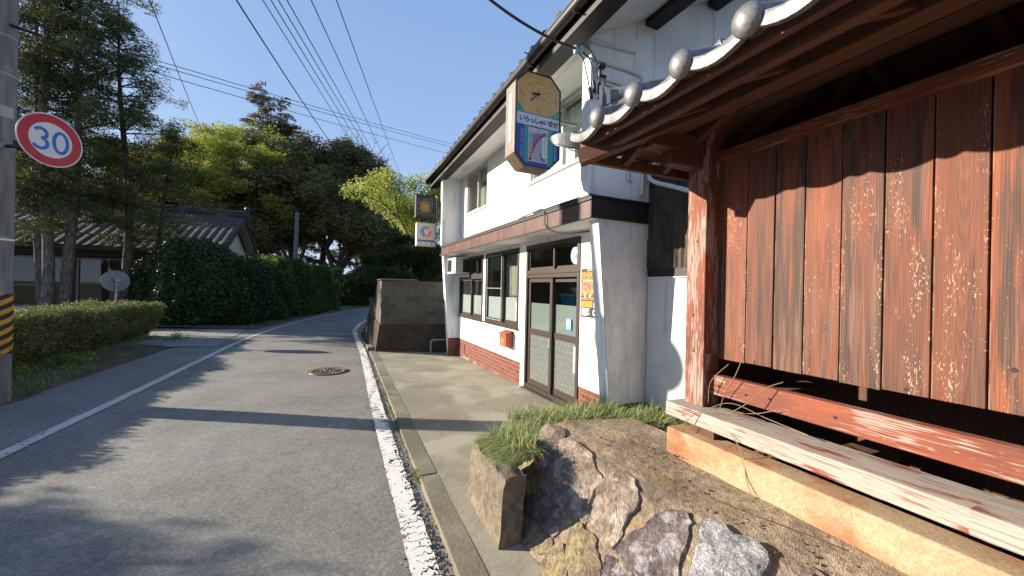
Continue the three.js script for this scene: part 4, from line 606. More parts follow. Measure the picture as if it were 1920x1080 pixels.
{ // stickers on the door glass, notice in window
  const disc = (r, fn) => canvasTex(256, 256, fn), st = shopThing('round_sticker', 'round blue and white sticker on the transom glass above the door', 'sticker', [0, 0, 0]);
  part(st, 'disc', new THREE.CircleGeometry(0.115, 40).rotateY(-Math.PI / 2).translate(0.052, 1.93, -3.95), std({ roughness: 0.5, map: disc(0, (c) => { c.fillStyle = '#3d63a6'; c.fillRect(0, 0, 256, 256); c.strokeStyle = '#d8e2ee'; c.lineWidth = 6; c.beginPath(); c.arc(128, 128, 118, 0, 7); c.stroke(); c.fillStyle = '#a9bcd8'; c.beginPath(); c.arc(128, 128, 84, 0, 7); c.fill(); c.fillStyle = '#4f74b4'; c.beginPath(); c.ellipse(128, 138, 30, 52, 0.2, 0, 7); c.fill(); c.fillStyle = '#e6edf5'; c.beginPath(); c.arc(132, 92, 20, 0, 7); c.fill(); for (let i = 0; i < 22; i++) { const a = i / 22 * 6.28; c.fillRect(128 + Math.cos(a) * 100 - 4, 128 + Math.sin(a) * 100 - 6, 8, 12); } }) }));
  const s2 = shopThing('door_sticker', 'small pale blue sticker on the frosted door glass', 'sticker', [0, 0, 0]); part(s2, 'sheet', new THREE.PlaneGeometry(0.1, 0.14).rotateY(-Math.PI / 2).translate(0.046, 1.08, -4.07), std({ roughness: 0.5, map: canvasTex(128, 180, (c) => { c.fillStyle = '#4aa3d8'; c.fillRect(0, 0, 128, 180); c.fillStyle = '#e4f1f8'; c.fillRect(12, 34, 104, 90); c.fillStyle = '#5c8fb0'; c.fillRect(40, 44, 34, 70); c.fillStyle = '#e4f1f8'; c.fillRect(20, 140, 88, 10); }) }));
  const s3 = shopThing('door_notice', 'plain white paper notice taped low on the patterned door glass', 'notice', [0, 0, 0]); part(s3, 'sheet', bx(0.054, 0.056, 0.5, 0.82, -3.97, -3.88), flat('#b8b9b2', 0.8));
  const s4 = shopThing('window_notice', 'yellowed paper notice on the frosted window beside the door', 'notice', [0, 0, 0]); part(s4, 'sheet', bx(0.04, 0.044, 1.0, 1.3, -5.56, -5.44), flat('#c9bfa0', 0.8));
  const b = shopThing('storage_box', 'blue plastic box standing on a counter inside the shop door', 'box', [0, 0, 0]); part(b, 'body', bx(0.55, 0.85, 1.22, 1.42, -5.05, -4.7, 0.02), flat('#3f87b5', 0.5)); part(b, 'lid', bx(0.53, 0.87, 1.42, 1.45, -5.07, -4.68, 0.01), flat('#8fb9d2', 0.5));
  const k = shopThing('counter', 'dark wooden counter inside the shop behind the glass door', 'counter', [0, 0, 0]); part(k, 'top', bx(0.45, 1.0, 1.17, 1.215, -5.5, -4.3, 0.005), M.rawwood); part(k, 'cabinet', bx(0.48, 0.97, 0.052, 1.168, -5.45, -4.35, 0.005), M.rawwood);
  const l = shopThing('white_bowl', 'white bowl on top of the blue box inside the shop', 'bowl', [0, 0, 0]); part(l, 'bowl', new THREE.LatheGeometry([[0.03, 0], [0.035, 0.02], [0.07, 0.05], [0.085, 0.09], [0.08, 0.09], [0.06, 0.05], [0, 0.03]].map((q) => new THREE.Vector2(...q)), 24).translate(0.7, 1.452, -4.84), flat('#d8d8d2', 0.4));
}
// ---------------------------------------------------------------- signs on the shop
const KANA = { い: 'M.15,.2 Q.14,.75 .3,.82 L.4,.68 M.7,.22 Q.87,.42 .86,.68', ら: 'M.4,.08 L.6,.2 M.33,.28 L.28,.62 Q.5,.42 .7,.48 Q.88,.62 .66,.82 Q.5,.93 .34,.92', っ: 'M.2,.58 Q.75,.4 .8,.64 Q.78,.86 .42,.92', し: 'M.32,.1 L.32,.68 Q.36,.92 .58,.88 Q.78,.82 .88,.6', ゃ: 'M.18,.62 Q.62,.42 .8,.56 Q.88,.7 .6,.76 M.52,.36 L.62,.47 M.3,.46 L.5,.96', ま: 'M.18,.28 L.82,.25 M.22,.48 L.8,.45 M.52,.08 L.52,.74 Q.5,.92 .32,.9 Q.16,.82 .32,.72 Q.56,.68 .84,.92', せ: 'M.08,.44 L.94,.34 M.7,.12 L.7,.55 Q.68,.7 .55,.62 M.3,.18 L.3,.74 Q.32,.89 .55,.89 L.82,.87', コ: 'M.18,.22 L.8,.22 L.8,.9 M.14,.82 L.8,.82', ニ: 'M.24,.3 L.76,.3 M.1,.8 L.9,.8', シ: 'M.2,.12 L.4,.24 M.12,.42 L.32,.52 M.2,.92 Q.66,.8 .9,.28' };
function kana(c, str, x, y, size, lw, col, step = 1) { c.strokeStyle = col; c.lineWidth = lw / size; c.lineCap = 'round'; c.lineJoin = 'round'; for (const ch of str) { c.save(); c.translate(x, y); c.scale(size, size); c.stroke(new Path2D(KANA[ch])); c.restore(); x += size * step; } }
{ // octagonal clock sign
  const W = 0.475, H = 0.87, T = 0.2, k = 0.11, cx = -0.93, cy = 3.06, zf = -3.2;
  const octo = (m) => { const w = W / 2 - m, h = H / 2 - m, q = k - m * 0.4; return [[-w + q, -h], [w - q, -h], [w, -h + q], [w, h - q], [w - q, h], [-w + q, h], [-w, h - q], [-w, -h + q]].map((p) => new THREE.Vector2(...p)); };
  const g = shopThing('clock_sign', 'octagonal hanging clock sign with blue and green lower panel over the forecourt', 'clock sign', [cx, cy, zf]);
  part(g, 'case', uvm(new THREE.ExtrudeGeometry(new THREE.Shape(octo(0.012)), { depth: T - 0.03, bevelEnabled: true, bevelThickness: 0.012, bevelSize: 0.012, bevelSegments: 2 }).translate(0, 0, -T)), std({ map: M.gravel.map, color: lin(0.55, 0.4, 0.32), roughness: 0.5 }), 'faded brown sign case');
  const rim = new THREE.Shape(octo(0)); rim.holes.push(new THREE.Path(octo(0.014).reverse())); part(g, 'rim', new THREE.ExtrudeGeometry(rim, { depth: 0.022, bevelEnabled: false }).translate(0, 0, -0.016), flat('#22222a', 0.4));
  const tex = canvasTex(512, 938, (c, w, h) => {
    c.fillStyle = '#25358a'; c.fillRect(0, 0, w, h); c.fillStyle = '#1f8f82'; c.fillRect(100, 430, 52, 470); c.fillRect(372, 430, 58, 480); c.beginPath(); c.moveTo(0, 300); c.lineTo(150, 430); c.lineTo(0, 430); c.fill(); c.beginPath(); c.moveTo(512, 300); c.lineTo(362, 430); c.lineTo(512, 430); c.fill();
    c.fillStyle = '#c79a4e'; c.beginPath(); for (const [x, y] of [[120, 0], [392, 0], [512, 100], [512, 300], [392, 412], [120, 412], [0, 300], [0, 100]]) c.lineTo(x, y); c.fill();
    for (let i = 0; i < 900; i++) { c.fillStyle = hash2(i, 9) > 0.5 ? 'rgba(215,175,100,.25)' : 'rgba(150,110,55,.2)'; const x = hash2(i, 1) * 512, y = hash2(i, 2) * 400; c.fillRect(x, y, 6 + hash2(i, 3) * 30, 3 + hash2(i, 4) * 12); }
    c.font = '70px sans-serif'; c.textAlign = 'center'; c.fillStyle = 'rgba(110,100,80,.8)'; c.fillText('12', 256, 90); c.fillText('6', 256, 400); c.fillText('3', 450, 248); c.fillText('9', 60, 248);
    c.fillStyle = '#c3c6cc'; c.fillRect(0, 420, w, 112); kana(c, 'いらっしゃいませ', 44, 440, 66, 10, '#15151c', 0.82);
    c.fillStyle = '#9fa0a4'; c.fillRect(152, 550, 216, 330); c.fillStyle = '#b9b5ab'; c.fillRect(152, 550, 216, 40); c.fillStyle = '#6f7280'; c.beginPath(); c.moveTo(152, 620); c.lineTo(320, 590); c.quadraticCurveTo(190, 700, 180, 880); c.lineTo(152, 880); c.fill();
    c.strokeStyle = '#9c2a34'; c.lineWidth = 26; c.beginPath(); c.moveTo(340, 590); c.quadraticCurveTo(190, 690, 172, 880); c.stroke(); c.strokeStyle = '#e8e8ea'; c.lineWidth = 5; for (let i = 0; i < 10; i++) { c.beginPath(); c.moveTo(160, 640 + i * 22); c.lineTo(196, 632 + i * 22); c.stroke(); } c.fillStyle = '#46519a'; c.beginPath(); c.moveTo(270, 770); c.lineTo(345, 878); c.lineTo(300, 860); c.fill(); c.fillStyle = '#e6e8e6'; c.fillRect(310, 630, 46, 200);
    c.strokeStyle = '#4d7d6a'; c.lineWidth = 5; c.beginPath(); for (let i = 0; i < 60; i++) c.lineTo(333 + Math.sin(i * 0.8) * 12, 640 + i * 3); c.stroke(); c.strokeStyle = '#c9cbd0'; c.lineWidth = 6; c.strokeRect(152, 550, 216, 330); c.fillStyle = '#3b3b45'; c.fillRect(254, 545, 6, 60);
    c.fillStyle = '#9aa6d8'; c.font = '40px serif'; const vert = (t, x, y) => { c.save(); c.translate(x, y); c.rotate(-Math.PI / 2); c.textAlign = 'left'; c.scale(1.2, 1); c.fillText(t, 0, 0); c.restore(); }; vert('HIGH SENSE', 92, 860); c.fillStyle = '#8fcfc4'; c.save(); c.translate(444, 570); c.rotate(Math.PI / 2); c.textAlign = 'left'; c.scale(1.1, 1); c.fillText('HAIR SALON', 0, 0); c.restore();
  });
  const face = new THREE.ShapeGeometry(new THREE.Shape(octo(0.014))); { const p = face.attributes.position, uv = face.attributes.uv; for (let i = 0; i < p.count; i++) uv.setXY(i, p.getX(i) / W + 0.5, p.getY(i) / H + 0.5); } face.translate(0, 0, 0.002);
  part(g, 'face_panel', face, new THREE.MeshPhysicalMaterial({ map: tex, roughness: 0.35, clearcoat: 0.4, clearcoatRoughness: 0.2 }), 'printed face with a faded tan dial');
  const hand = (a, L, w) => new THREE.BoxGeometry(w, L, 0.004).translate(0, L / 2, 0).rotateZ(-a).translate(0, 0.245, 0.009); part(g, 'clock_hand', hand(4.55, 0.075, 0.014), flat('#26262c')); part(g, 'clock_hand', hand(3.98, 0.115, 0.009), flat('#26262c')); part(g, 'hand_boss', new THREE.CylinderGeometry(0.012, 0.012, 0.008, 12).rotateX(Math.PI / 2).translate(0, 0.245, 0.011), flat('#26262c'));
  part(g, 'side_plate', bx(-W / 2 - 0.002, -W / 2 + 0.001, -0.2, 0.24, -0.13, -0.075), flat('#b9b2a8', 0.6));
  part(g, 'bracket', join(rod(V3(W / 2 - 0.01, 0.1, -0.1), V3(0.5, 0.1, -0.1), 0.018), rod(V3(W / 2 - 0.01, -0.12, -0.1), V3(0.5, -0.12, -0.1), 0.018), rod(V3(W / 2 + 0.03, 0.12, -0.1), V3(W / 2 + 0.03, -0.14, -0.1), 0.012)), M.steel);
  part(g, 'cable', tube([V3(W / 2, 0.06, -0.04), V3(W / 2 + 0.03, -0.05, -0.03), V3(W / 2 + 0.06, -0.14, -0.05), V3(0.4, -0.16, -0.08), V3(0.5, -0.17, -0.09)], 0.005, 20), M.wire);
}
{ // far pair of hanging signs
  const box = (cx, cy, w, h, tex, name, label, side) => { const g = shopThing(name, label, 'sign', [cx, cy, -8.72]); part(g, 'case', bx(-w / 2, w / 2, -h / 2, h / 2, -0.16, -0.002, 0.008), flat(side, 0.6)); const f = new THREE.PlaneGeometry(w - 0.012, h - 0.012).translate(0, 0, 0.001); part(g, 'face', f, std({ map: tex, roughness: 0.5 })); part(g, 'frame', join(bx(-w / 2, w / 2, h / 2 - 0.02, h / 2, -0.001, 0.006), bx(-w / 2, w / 2, -h / 2, -h / 2 + 0.02, -0.001, 0.006), bx(-w / 2, -w / 2 + 0.02, -h / 2 + 0.02, h / 2 - 0.02, -0.001, 0.006), bx(w / 2 - 0.02, w / 2, -h / 2 + 0.02, h / 2 - 0.02, -0.001, 0.006)), flat(side, 0.6)); return g; };
  const sunf = canvasTex(256, 320, (c, w, h) => { c.fillStyle = '#3a3536'; c.fillRect(0, 0, w, h); for (let i = 0; i < 120; i++) { c.fillStyle = ['#5a5254', '#2a2829', '#6d6462', '#4a5560'][i % 4]; c.globalAlpha = 0.5; c.beginPath(); c.ellipse(hash2(i, 1) * w, hash2(i, 2) * h, 10 + hash2(i, 3) * 25, 6 + hash2(i, 4) * 14, hash2(i, 5) * 3, 0, 7); c.fill(); } c.globalAlpha = 0.9; for (let i = 0; i < 16; i++) { c.save(); c.translate(w / 2, h * 0.52); c.rotate(i * 0.393); c.fillStyle = i % 2 ? '#a98338' : '#8d6a30'; c.beginPath(); c.ellipse(52, 0, 34, 11, 0, 0, 7); c.fill(); c.restore(); } c.fillStyle = '#b8924a'; c.beginPath(); c.arc(w / 2, h * 0.52, 24, 0, 7); c.fill(); c.globalAlpha = 1; c.fillStyle = '#26262a'; c.fillRect(0, 0, w, 40); c.fillRect(0, h - 30, w, 30); });
  const a = box(-0.72, 3.31, 0.41, 0.52, sunf, 'picture_sign', 'dark faded hanging sign with a yellow flower picture at the shop end', '#2c2725');
  const hex = canvasTex(256, 320, (c, w, h) => { c.fillStyle = '#c9c3b4'; c.fillRect(0, 0, w, h); const P = [...Array(6)].map((_, i) => [128 + 92 * Math.cos(i * 1.047), 118 + 92 * Math.sin(i * 1.047)]); const tri = (i, col) => { c.fillStyle = col; c.beginPath(); c.moveTo(128, 118); c.lineTo(...P[i]); c.lineTo(...P[(i + 1) % 6]); c.fill(); }; tri(0, '#d7877a'); tri(1, '#d7877a'); tri(5, '#d79a8a'); tri(2, '#6d86b4'); tri(3, '#6d86b4'); tri(4, '#8b9097'); c.fillStyle = '#d8d4ca'; c.beginPath(); for (const [x, y] of [[92, 84], [116, 84], [128, 122], [142, 84], [166, 84], [138, 160], [118, 160]]) c.lineTo(x, y); c.fill(); c.fillStyle = '#cfa296'; c.fillRect(78, 214, 100, 10); c.fillStyle = '#4a5f9a'; c.fillRect(8, 234, 240, 30); kana(c, 'コニシ', 34, 270, 38, 6, '#3b3d44', 2); });
  const b = box(-0.685, 2.68, 0.42, 0.52, hex, 'hexagon_sign', 'white hanging sign with blue and red hexagon emblem at the shop end', '#bdb7aa');
  const fr = shopThing('sign_bracket', 'black metal lattice bracket holding the two signs on the far wing wall', 'bracket', [0, 0, -8.8]); const L = [[-0.5, 3.3, -0.43, 3.3], [-0.5, 3.06, -0.43, 3.06], [-0.92, 2.99, -0.43, 2.99], [-0.46, 3.3, -0.46, 2.6], [-0.5, 3.06, -0.46, 2.99], [-0.85, 3.05, -0.85, 2.94], [-0.55, 3.05, -0.55, 2.94], [-0.475, 2.6, -0.43, 2.6]]; part(fr, 'frame', join(L.map(([x0, y0, x1, y1]) => rod(V3(x0, y0, 0), V3(x1, y1, 0), 0.012))), M.darksteel); part(fr, 'conduit', rod(V3(-0.455, 2.4, 0.02), V3(-0.455, 3.6, 0.02), 0.012), M.steel);
}
{ // cable drop with insulators
  const i = shopThing('cable_insulators', 'bundle of black cable joints and clamps at the top of the white wing wall', 'insulators', [-0.42, 3.7, -3.1]);
  const J = (pts) => part(i, 'cable', tube(pts.map((q) => V3(...q)), 0.006, 24), M.wire), slv = (a, b) => part(i, 'joint_sleeve', rod(V3(...a), V3(...b), 0.016, 0.016, 8), flat('#151515', 0.5));
  J([[-0.2, 0.06, 0.05], [-0.1, 0.1, 0.04], [0.0, 0.03, 0.04], [0.06, -0.08, 0.04]]); J([[-0.2, 0.03, 0.03], [-0.12, -0.02, 0.03], [-0.06, -0.16, 0.02], [-0.03, -0.27, 0.02]]); J([[-0.15, 0.05, 0.03], [-0.05, 0.0, 0.03], [0.0, -0.12, 0.03], [0.01, -0.22, 0.03]]); J([[0.06, -0.08, 0.04], [0.07, -0.14, 0.04], [0.07, -0.2, 0.04]]);
  slv([-0.03, -0.27, 0.02], [0.0, -0.37, 0.02]); slv([0.01, -0.2, 0.03], [0.025, -0.31, 0.03]); slv([0.07, -0.2, 0.04], [0.07, -0.36, 0.04]); part(i, 'clamp', join(bx(0.05, 0.13, -0.06, -0.03, 0.02, 0.06, 0.004), bx(0.06, 0.085, -0.15, -0.03, 0.02, 0.05, 0.004), bx(0.07, 0.15, -0.14, -0.12, 0.02, 0.05, 0.004), bx(0.12, 0.14, -0.05, 0.0, 0.02, 0.04)), flat('#1b1b1b', 0.5)); part(i, 'insulator', join(new THREE.SphereGeometry(0.03, 12, 8).translate(-0.2, 0.05, 0.03), new THREE.SphereGeometry(0.026, 12, 8).translate(-0.15, 0.05, 0.05), new THREE.SphereGeometry(0.026, 12, 8).translate(-0.21, 0.0, 0.05), rod(V3(-0.2, 0.03, 0.03), V3(0.02, 0.02, 0.0), 0.01)), flat('#93b7c6', 0.3));
}
{ // shed wall between shop and fence
  const s = thing('shed', 'black corrugated iron shed wall above a white panel beside the shop', 'shed', [2.98, 0, 0], SA);
  const X = 0.02, zA = -3.095, zB = -2.25, top = (z) => 2.83 - (z - zA) * 0.5;
  const wave = (y0f, y1f, x) => sheet(240, 1, (a, t) => { const z = lerp(zA, zB, a); return V3(x + 0.011 * Math.sin(z * 2 * Math.PI / 0.07), lerp(y0f(z), y1f(z), t), z); }, (a, t, q) => [q.z, q.y]);
  part(s, 'upper_sheet', wave((z) => 2.02, (z) => Math.max(2.06, top(z)), X), M.corrugated); part(s, 'lower_sheet', wave(() => 1.74, () => 2.05, X - 0.012), M.corrugated); part(s, 'board', uvm(bx(X - 0.01, X + 0.02, 1.655, 1.745, zA, zB, 0.003)), M.black); part(s, 'white_panel', uvm(bx(X, X + 0.03, 0.2, 1.65, zA, zB)), M.panel, 'smooth pale panel'); part(s, 'lip', bx(X - 0.02, X + 0.01, 1.648, 1.656, zA, zB), M.white); part(s, 'plinth', uvm(bx(X - 0.1, X + 0.05, 0.1, 0.33, zA, zB)), M.darkconc);
  part(s, 'verge', uvm(join([0, 1, 2].map((k) => new THREE.BoxGeometry(0.1, 0.025, 1.9).rotateX(Math.atan(0.5)).translate(X - 0.02 + k * 0.015, top(zA + 0.85) + 0.03 + k * 0.03, zA + 0.85)))), flat('#8a7a70', 0.8)); part(s, 'roof_sheet', uvm(new THREE.BoxGeometry(2.2, 0.02, 2).rotateX(Math.atan(0.5)).translate(1.1, top(zA + 0.85) + 0.12, zA + 0.85)), M.roughtile);
  part(s, 'end_wall', uvm(bx(X + 0.04, 2.4, 0.1, 1.7, zB - 0.03, zB)), M.corrugated);
  const d = thing('drain_pipe', 'white plastic drain pipe slanting across the black shed wall', 'pipe', [2.98, 0, 0], SA); part(d, 'pipe', tube([V3(-0.05, 3.1, -3.05), V3(-0.05, 2.75, -3.05), V3(-0.05, 2.66, -3.03), V3(-0.05, 2.61, -2.97), V3(-0.05, 2.5, -2.72), V3(-0.05, 2.34, -2.35)], 0.022, 50, 10), M.pvc); part(d, 'clip', bx(-0.08, 0.02, 2.49, 2.5, -2.75, -2.72), M.pvc);
}
// ---------------------------------------------------------------- utility pole with signs
{
  const p = thing('utility_pole', 'grey concrete utility pole with yellow and black stripes beside the clipped hedge', 'utility pole', [-3.83, 0, -6.62]);
  const g = new THREE.CylinderGeometry(0.135, 0.175, 10, 32, 1).translate(0, 4.95, 0); { const a = g.attributes.position, uv = g.attributes.uv; for (let i = 0; i < a.count; i++) uv.setXY(i, uv.getX(i) * 1.0, a.getY(i)); } part(p, 'shaft', g, M.pole);
  const band = new THREE.CylinderGeometry(0.174, 0.178, 0.72, 40, 1, true).translate(0, 0.95, 0);
  const bt = canvasTex(512, 340, (c, w, h) => { c.fillStyle = '#191715'; c.fillRect(0, 0, w, h); c.fillStyle = '#c08a1e'; for (let k = -2; k < 9; k++) { for (let m = -1; m < 2; m++) { const y = k * 56 + m * 0; c.beginPath(); c.moveTo(0, y + 130); c.lineTo(w, y + 130 - 224); c.lineTo(w, y + 130 - 224 + 27); c.lineTo(0, y + 157); c.fill(); } } for (let i = 0; i < 200; i++) { c.fillStyle = 'rgba(40,36,30,.35)'; c.fillRect(hash2(i, 1) * w, hash2(i, 2) * h, 4 + hash2(i, 3) * 22, 2 + hash2(i, 4) * 5); } });
  part(p, 'stripe_band', band, std({ map: bt, roughness: 0.6 }), 'yellow and black hazard stripes');
  for (const y of [1.95, 3.05, 3.9, 4.35]) part(p, 'steel_band', new THREE.CylinderGeometry(0.172 - y * 0.004 + 0.004, 0.176 - y * 0.004 + 0.004, y === 3.05 ? 0.05 : 0.025, 32, 1, true).translate(0, y, 0), y === 1.95 ? M.pvc : M.steel);
  part(p, 'sign_arm', join(rod(V3(0.14, 3.05, 0.07), V3(0.62, 3.03, 0.34), 0.022), bx(0.3, 0.42, 2.99, 3.09, 0.15, 0.27, 0.01)), M.darksteel);
  part(p, 'number_plate', new THREE.CylinderGeometry(0.168, 0.168, 0.13, 16, 1, true, 0.35, 1.1).translate(0, 3.45, 0), flat('#9a9a98', 0.6)); part(p, 'step_bolt', rod(V3(0.1, 4.5, 0.05), V3(0.42, 4.42, 0.1), 0.02), M.darksteel); part(p, 'crossarm', join(bx(-0.9, 0.9, 8.9, 9.0, -0.05, 0.05)), M.steel);
  const s = thing('speed_limit_sign', 'round red-rimmed speed limit sign reading 30 clamped to the utility pole', 'road sign', [-3.15, 3.1, -6.23], 61 * D2R);
  const t = canvasTex(512, 512, (c) => { c.fillStyle = '#c9c9c9'; c.fillRect(0, 0, 512, 512); c.fillStyle = '#a5182a'; c.beginPath(); c.arc(256, 256, 248, 0, 7); c.fill(); c.fillStyle = '#c4c6ca'; c.beginPath(); c.arc(256, 256, 170, 0, 7); c.fill(); c.strokeStyle = '#1b5fa8'; c.lineWidth = 30; c.lineCap = 'butt'; c.beginPath(); c.ellipse(176, 210, 46, 47, 0, -2.7, 1.45); c.stroke(); c.beginPath(); c.ellipse(174, 306, 54, 52, 0, -1.5, 2.75); c.stroke(); c.beginPath(); c.ellipse(332, 258, 54, 100, 0, 0, 7); c.stroke(); });
  part(s, 'plate', new THREE.CylinderGeometry(0.3, 0.3, 0.004, 64).rotateX(Math.PI / 2).translate(0, 0, -0.003), flat('#a9a9a9', 0.5)); part(s, 'face', new THREE.CircleGeometry(0.297, 64).translate(0, 0, 0.001), std({ map: t, roughness: 0.45 })); part(s, 'rim', new THREE.TorusGeometry(0.298, 0.004, 8, 64), flat('#c6c6c4', 0.5)); part(s, 'clamp', bx(-0.05, 0.05, -0.05, 0.05, -0.05, -0.006, 0.004), M.darksteel);
}
{ // round disc on a post behind the hedge
  const c = atDepth(219, 527, 8.8), p = thing('round_sign', 'round grey disc on a metal post seen from behind above the clipped hedge', 'round sign', [c.x, 0, c.z], 0.62);
  const dp = [[0, 0.012], [0.13, 0.01], [0.225, 0.0], [0.24, -0.012], [0.245, -0.012], [0.245, -0.02], [0.21, -0.012], [0, 0.0]].map((q) => new THREE.Vector2(...q)); part(p, 'disc', new THREE.LatheGeometry(dp, 48).rotateX(Math.PI / 2).translate(0, c.y, -0.06), flat('#e2e5e8', 0.5, { bumpMap: M.concrete.bumpMap })); part(p, 'post', rod(V3(0, 0, 0), V3(0, c.y + 0.08, 0), 0.022, 0.022, 12), M.steel); part(p, 'clamp', join(bx(-0.04, 0.06, c.y - 0.01, c.y + 0.05, -0.05, 0.03, 0.006), bx(-0.09, 0.09, c.y + 0.015, c.y + 0.028, -0.055, -0.045)), M.steel);
}
// ---------------------------------------------------------------- concrete block wall at the far end of the forecourt
{
  const w = thing('block_wall', 'dark concrete block wall on a battered base beyond the forecourt', 'block wall');
  const zF = (x) => -9.06 + (x - 0.7) * 0.12; const CH = 0.165, BLK = 0.35, y0 = 0.64;
  const ang = Math.atan(-0.12), face = new THREE.Group();
  const bl = [0, 1].map((k) => uvm(new RoundedBoxGeometry(k ? BLK / 2 - 0.008 : BLK - 0.008, CH - 0.008, 0.1, 1, 0.004), k * 0.3, 0));
  const mats = [0.8, 1, 1.2, 0.65].map((k) => std({ map: M.concrete.map, bumpMap: M.rough.bumpMap, bumpScale: 0.006, roughness: 0.95, color: lin(0.45 * k, 0.45 * k, 0.45 * k) }));
  part(w, 'mortar_core', uvm(bx(-0.0, 1.5, y0, y0 + CH * 6 - 0.004, -0.092, -0.006).rotateY(ang).translate(0.765, 0, zF(0.765)), 0, 0), M.mortarg ||= flat('#6d6b66', 0.95));
  for (let r = 0; r < 6; r++) { let x = r % 2 ? -BLK / 2 : 0; while (x < 1.5) { const a = Math.max(0, x), b = Math.min(1.52, x + BLK), L = b - a; if (L > 0.04) { const o = part(w, 'block', bl[L < 0.3 ? 1 : 0], mats[Math.floor(hash2(r + 3, Math.round(x * 20) + 40) * 4)]); o.scale.x = L / (L < 0.3 ? BLK / 2 : BLK); o.rotation.y = ang; const q = V3((a + b) / 2, 0, -0.05).applyAxisAngle(V3(0, 1, 0), ang); o.position.set(0.765 + q.x, y0 + (r + 0.5) * CH, zF(0.765) + q.z); } x += BLK; } }
  // road side
  part(w, 'mortar_core', uvm(bx(0.772, 0.858, y0, y0 + CH * 6 - 0.004, -13.2, -9.16)), M.mortarg);
  for (let r = 0; r < 6; r++) for (let k = 0; k < 12; k++) { const z = -9.17 - (k + (r % 2 ? 0.5 : 0)) * BLK - BLK / 2; if (z < -13.2) continue; const o = part(w, 'block', bl[0], mats[Math.floor(hash2(r + 13, k) * 4)]); o.rotation.y = Math.PI / 2; o.position.set(0.815, y0 + (r + 0.5) * CH, z); }
  const base = (ps) => { const g = new THREE.BufferGeometry(), v = []; ps.forEach((q) => [[0, 1, 2], [0, 2, 3]].forEach((t) => t.forEach((i) => v.push(...q[i])))); g.setAttribute('position', new THREE.Float32BufferAttribute(v, 3)); g.computeVertexNormals(); return uvm(g); };
  const A = [0.66, -0.03, -9.08], B = [2.3, -0.05, -8.8], C = [2.3, 0.64, -8.86], Dd = [0.74, 0.64, -9.03], E = [0.62, -0.03, -13.4], F = [0.74, 0.64, -13.3], Gg = [0.92, 0.64, -13.3], I = [0.92, 0.64, -9.2], J = [2.3, 0.64, -9.1];
  part(w, 'battered_base', base([[A, B, C, Dd], [E, A, Dd, F], [Dd, C, J, I], [F, Dd, I, Gg]]), std({ map: M.rough.map, bumpMap: M.rough.bumpMap, bumpScale: 0.02, roughness: 1, color: lin(0.26, 0.25, 0.235) }), 'mossy cast concrete base');
  // coping tiles
  for (let k = 0; k < 9; k++) part(w, 'coping_tile', (M.cop ||= uvm(new THREE.CylinderGeometry(0.09, 0.1, 0.46, 10, 1, true, 0, Math.PI).rotateZ(Math.PI / 2).rotateX(0).scale(1, 0.35, 1))), flat(['#5f4038', '#6b4a40', '#553a35'][k % 3], 0.8)).position.set(0.83, 1.635 + hash2(k, 1) * 0.015, -9.35 - k * 0.43), w.children[w.children.length - 1].rotation.y = Math.PI / 2 + (hash2(k, 2) - 0.5) * 0.1;
  for (let k = 0; k < 2; k++) { const o = part(w, 'coping_tile', M.cop, flat('#5f4038', 0.8)); o.position.set(0.98 + k * 0.35, 1.635, -9.1); o.rotation.y = 0.1; }
  const st = thing('step_block', 'small concrete step block at the foot of the block wall', 'step'); part(st, 'block', uvm(bx(0.52, 0.66, -0.02, 0.09, -9.9, -9.4, 0.01)), M.rough);
  const d = thing('grey_pipe', 'bent grey pipe standing against the dark wall base', 'pipe'); part(d, 'pipe', tube([V3(1.83, -0.02, -8.72), V3(1.83, 0.2, -8.72), V3(1.835, 0.27, -8.72), V3(1.87, 0.3, -8.72), V3(1.95, 0.302, -8.71), V3(2.3, 0.3, -8.69)], 0.024, 40, 10), M.steel);
}
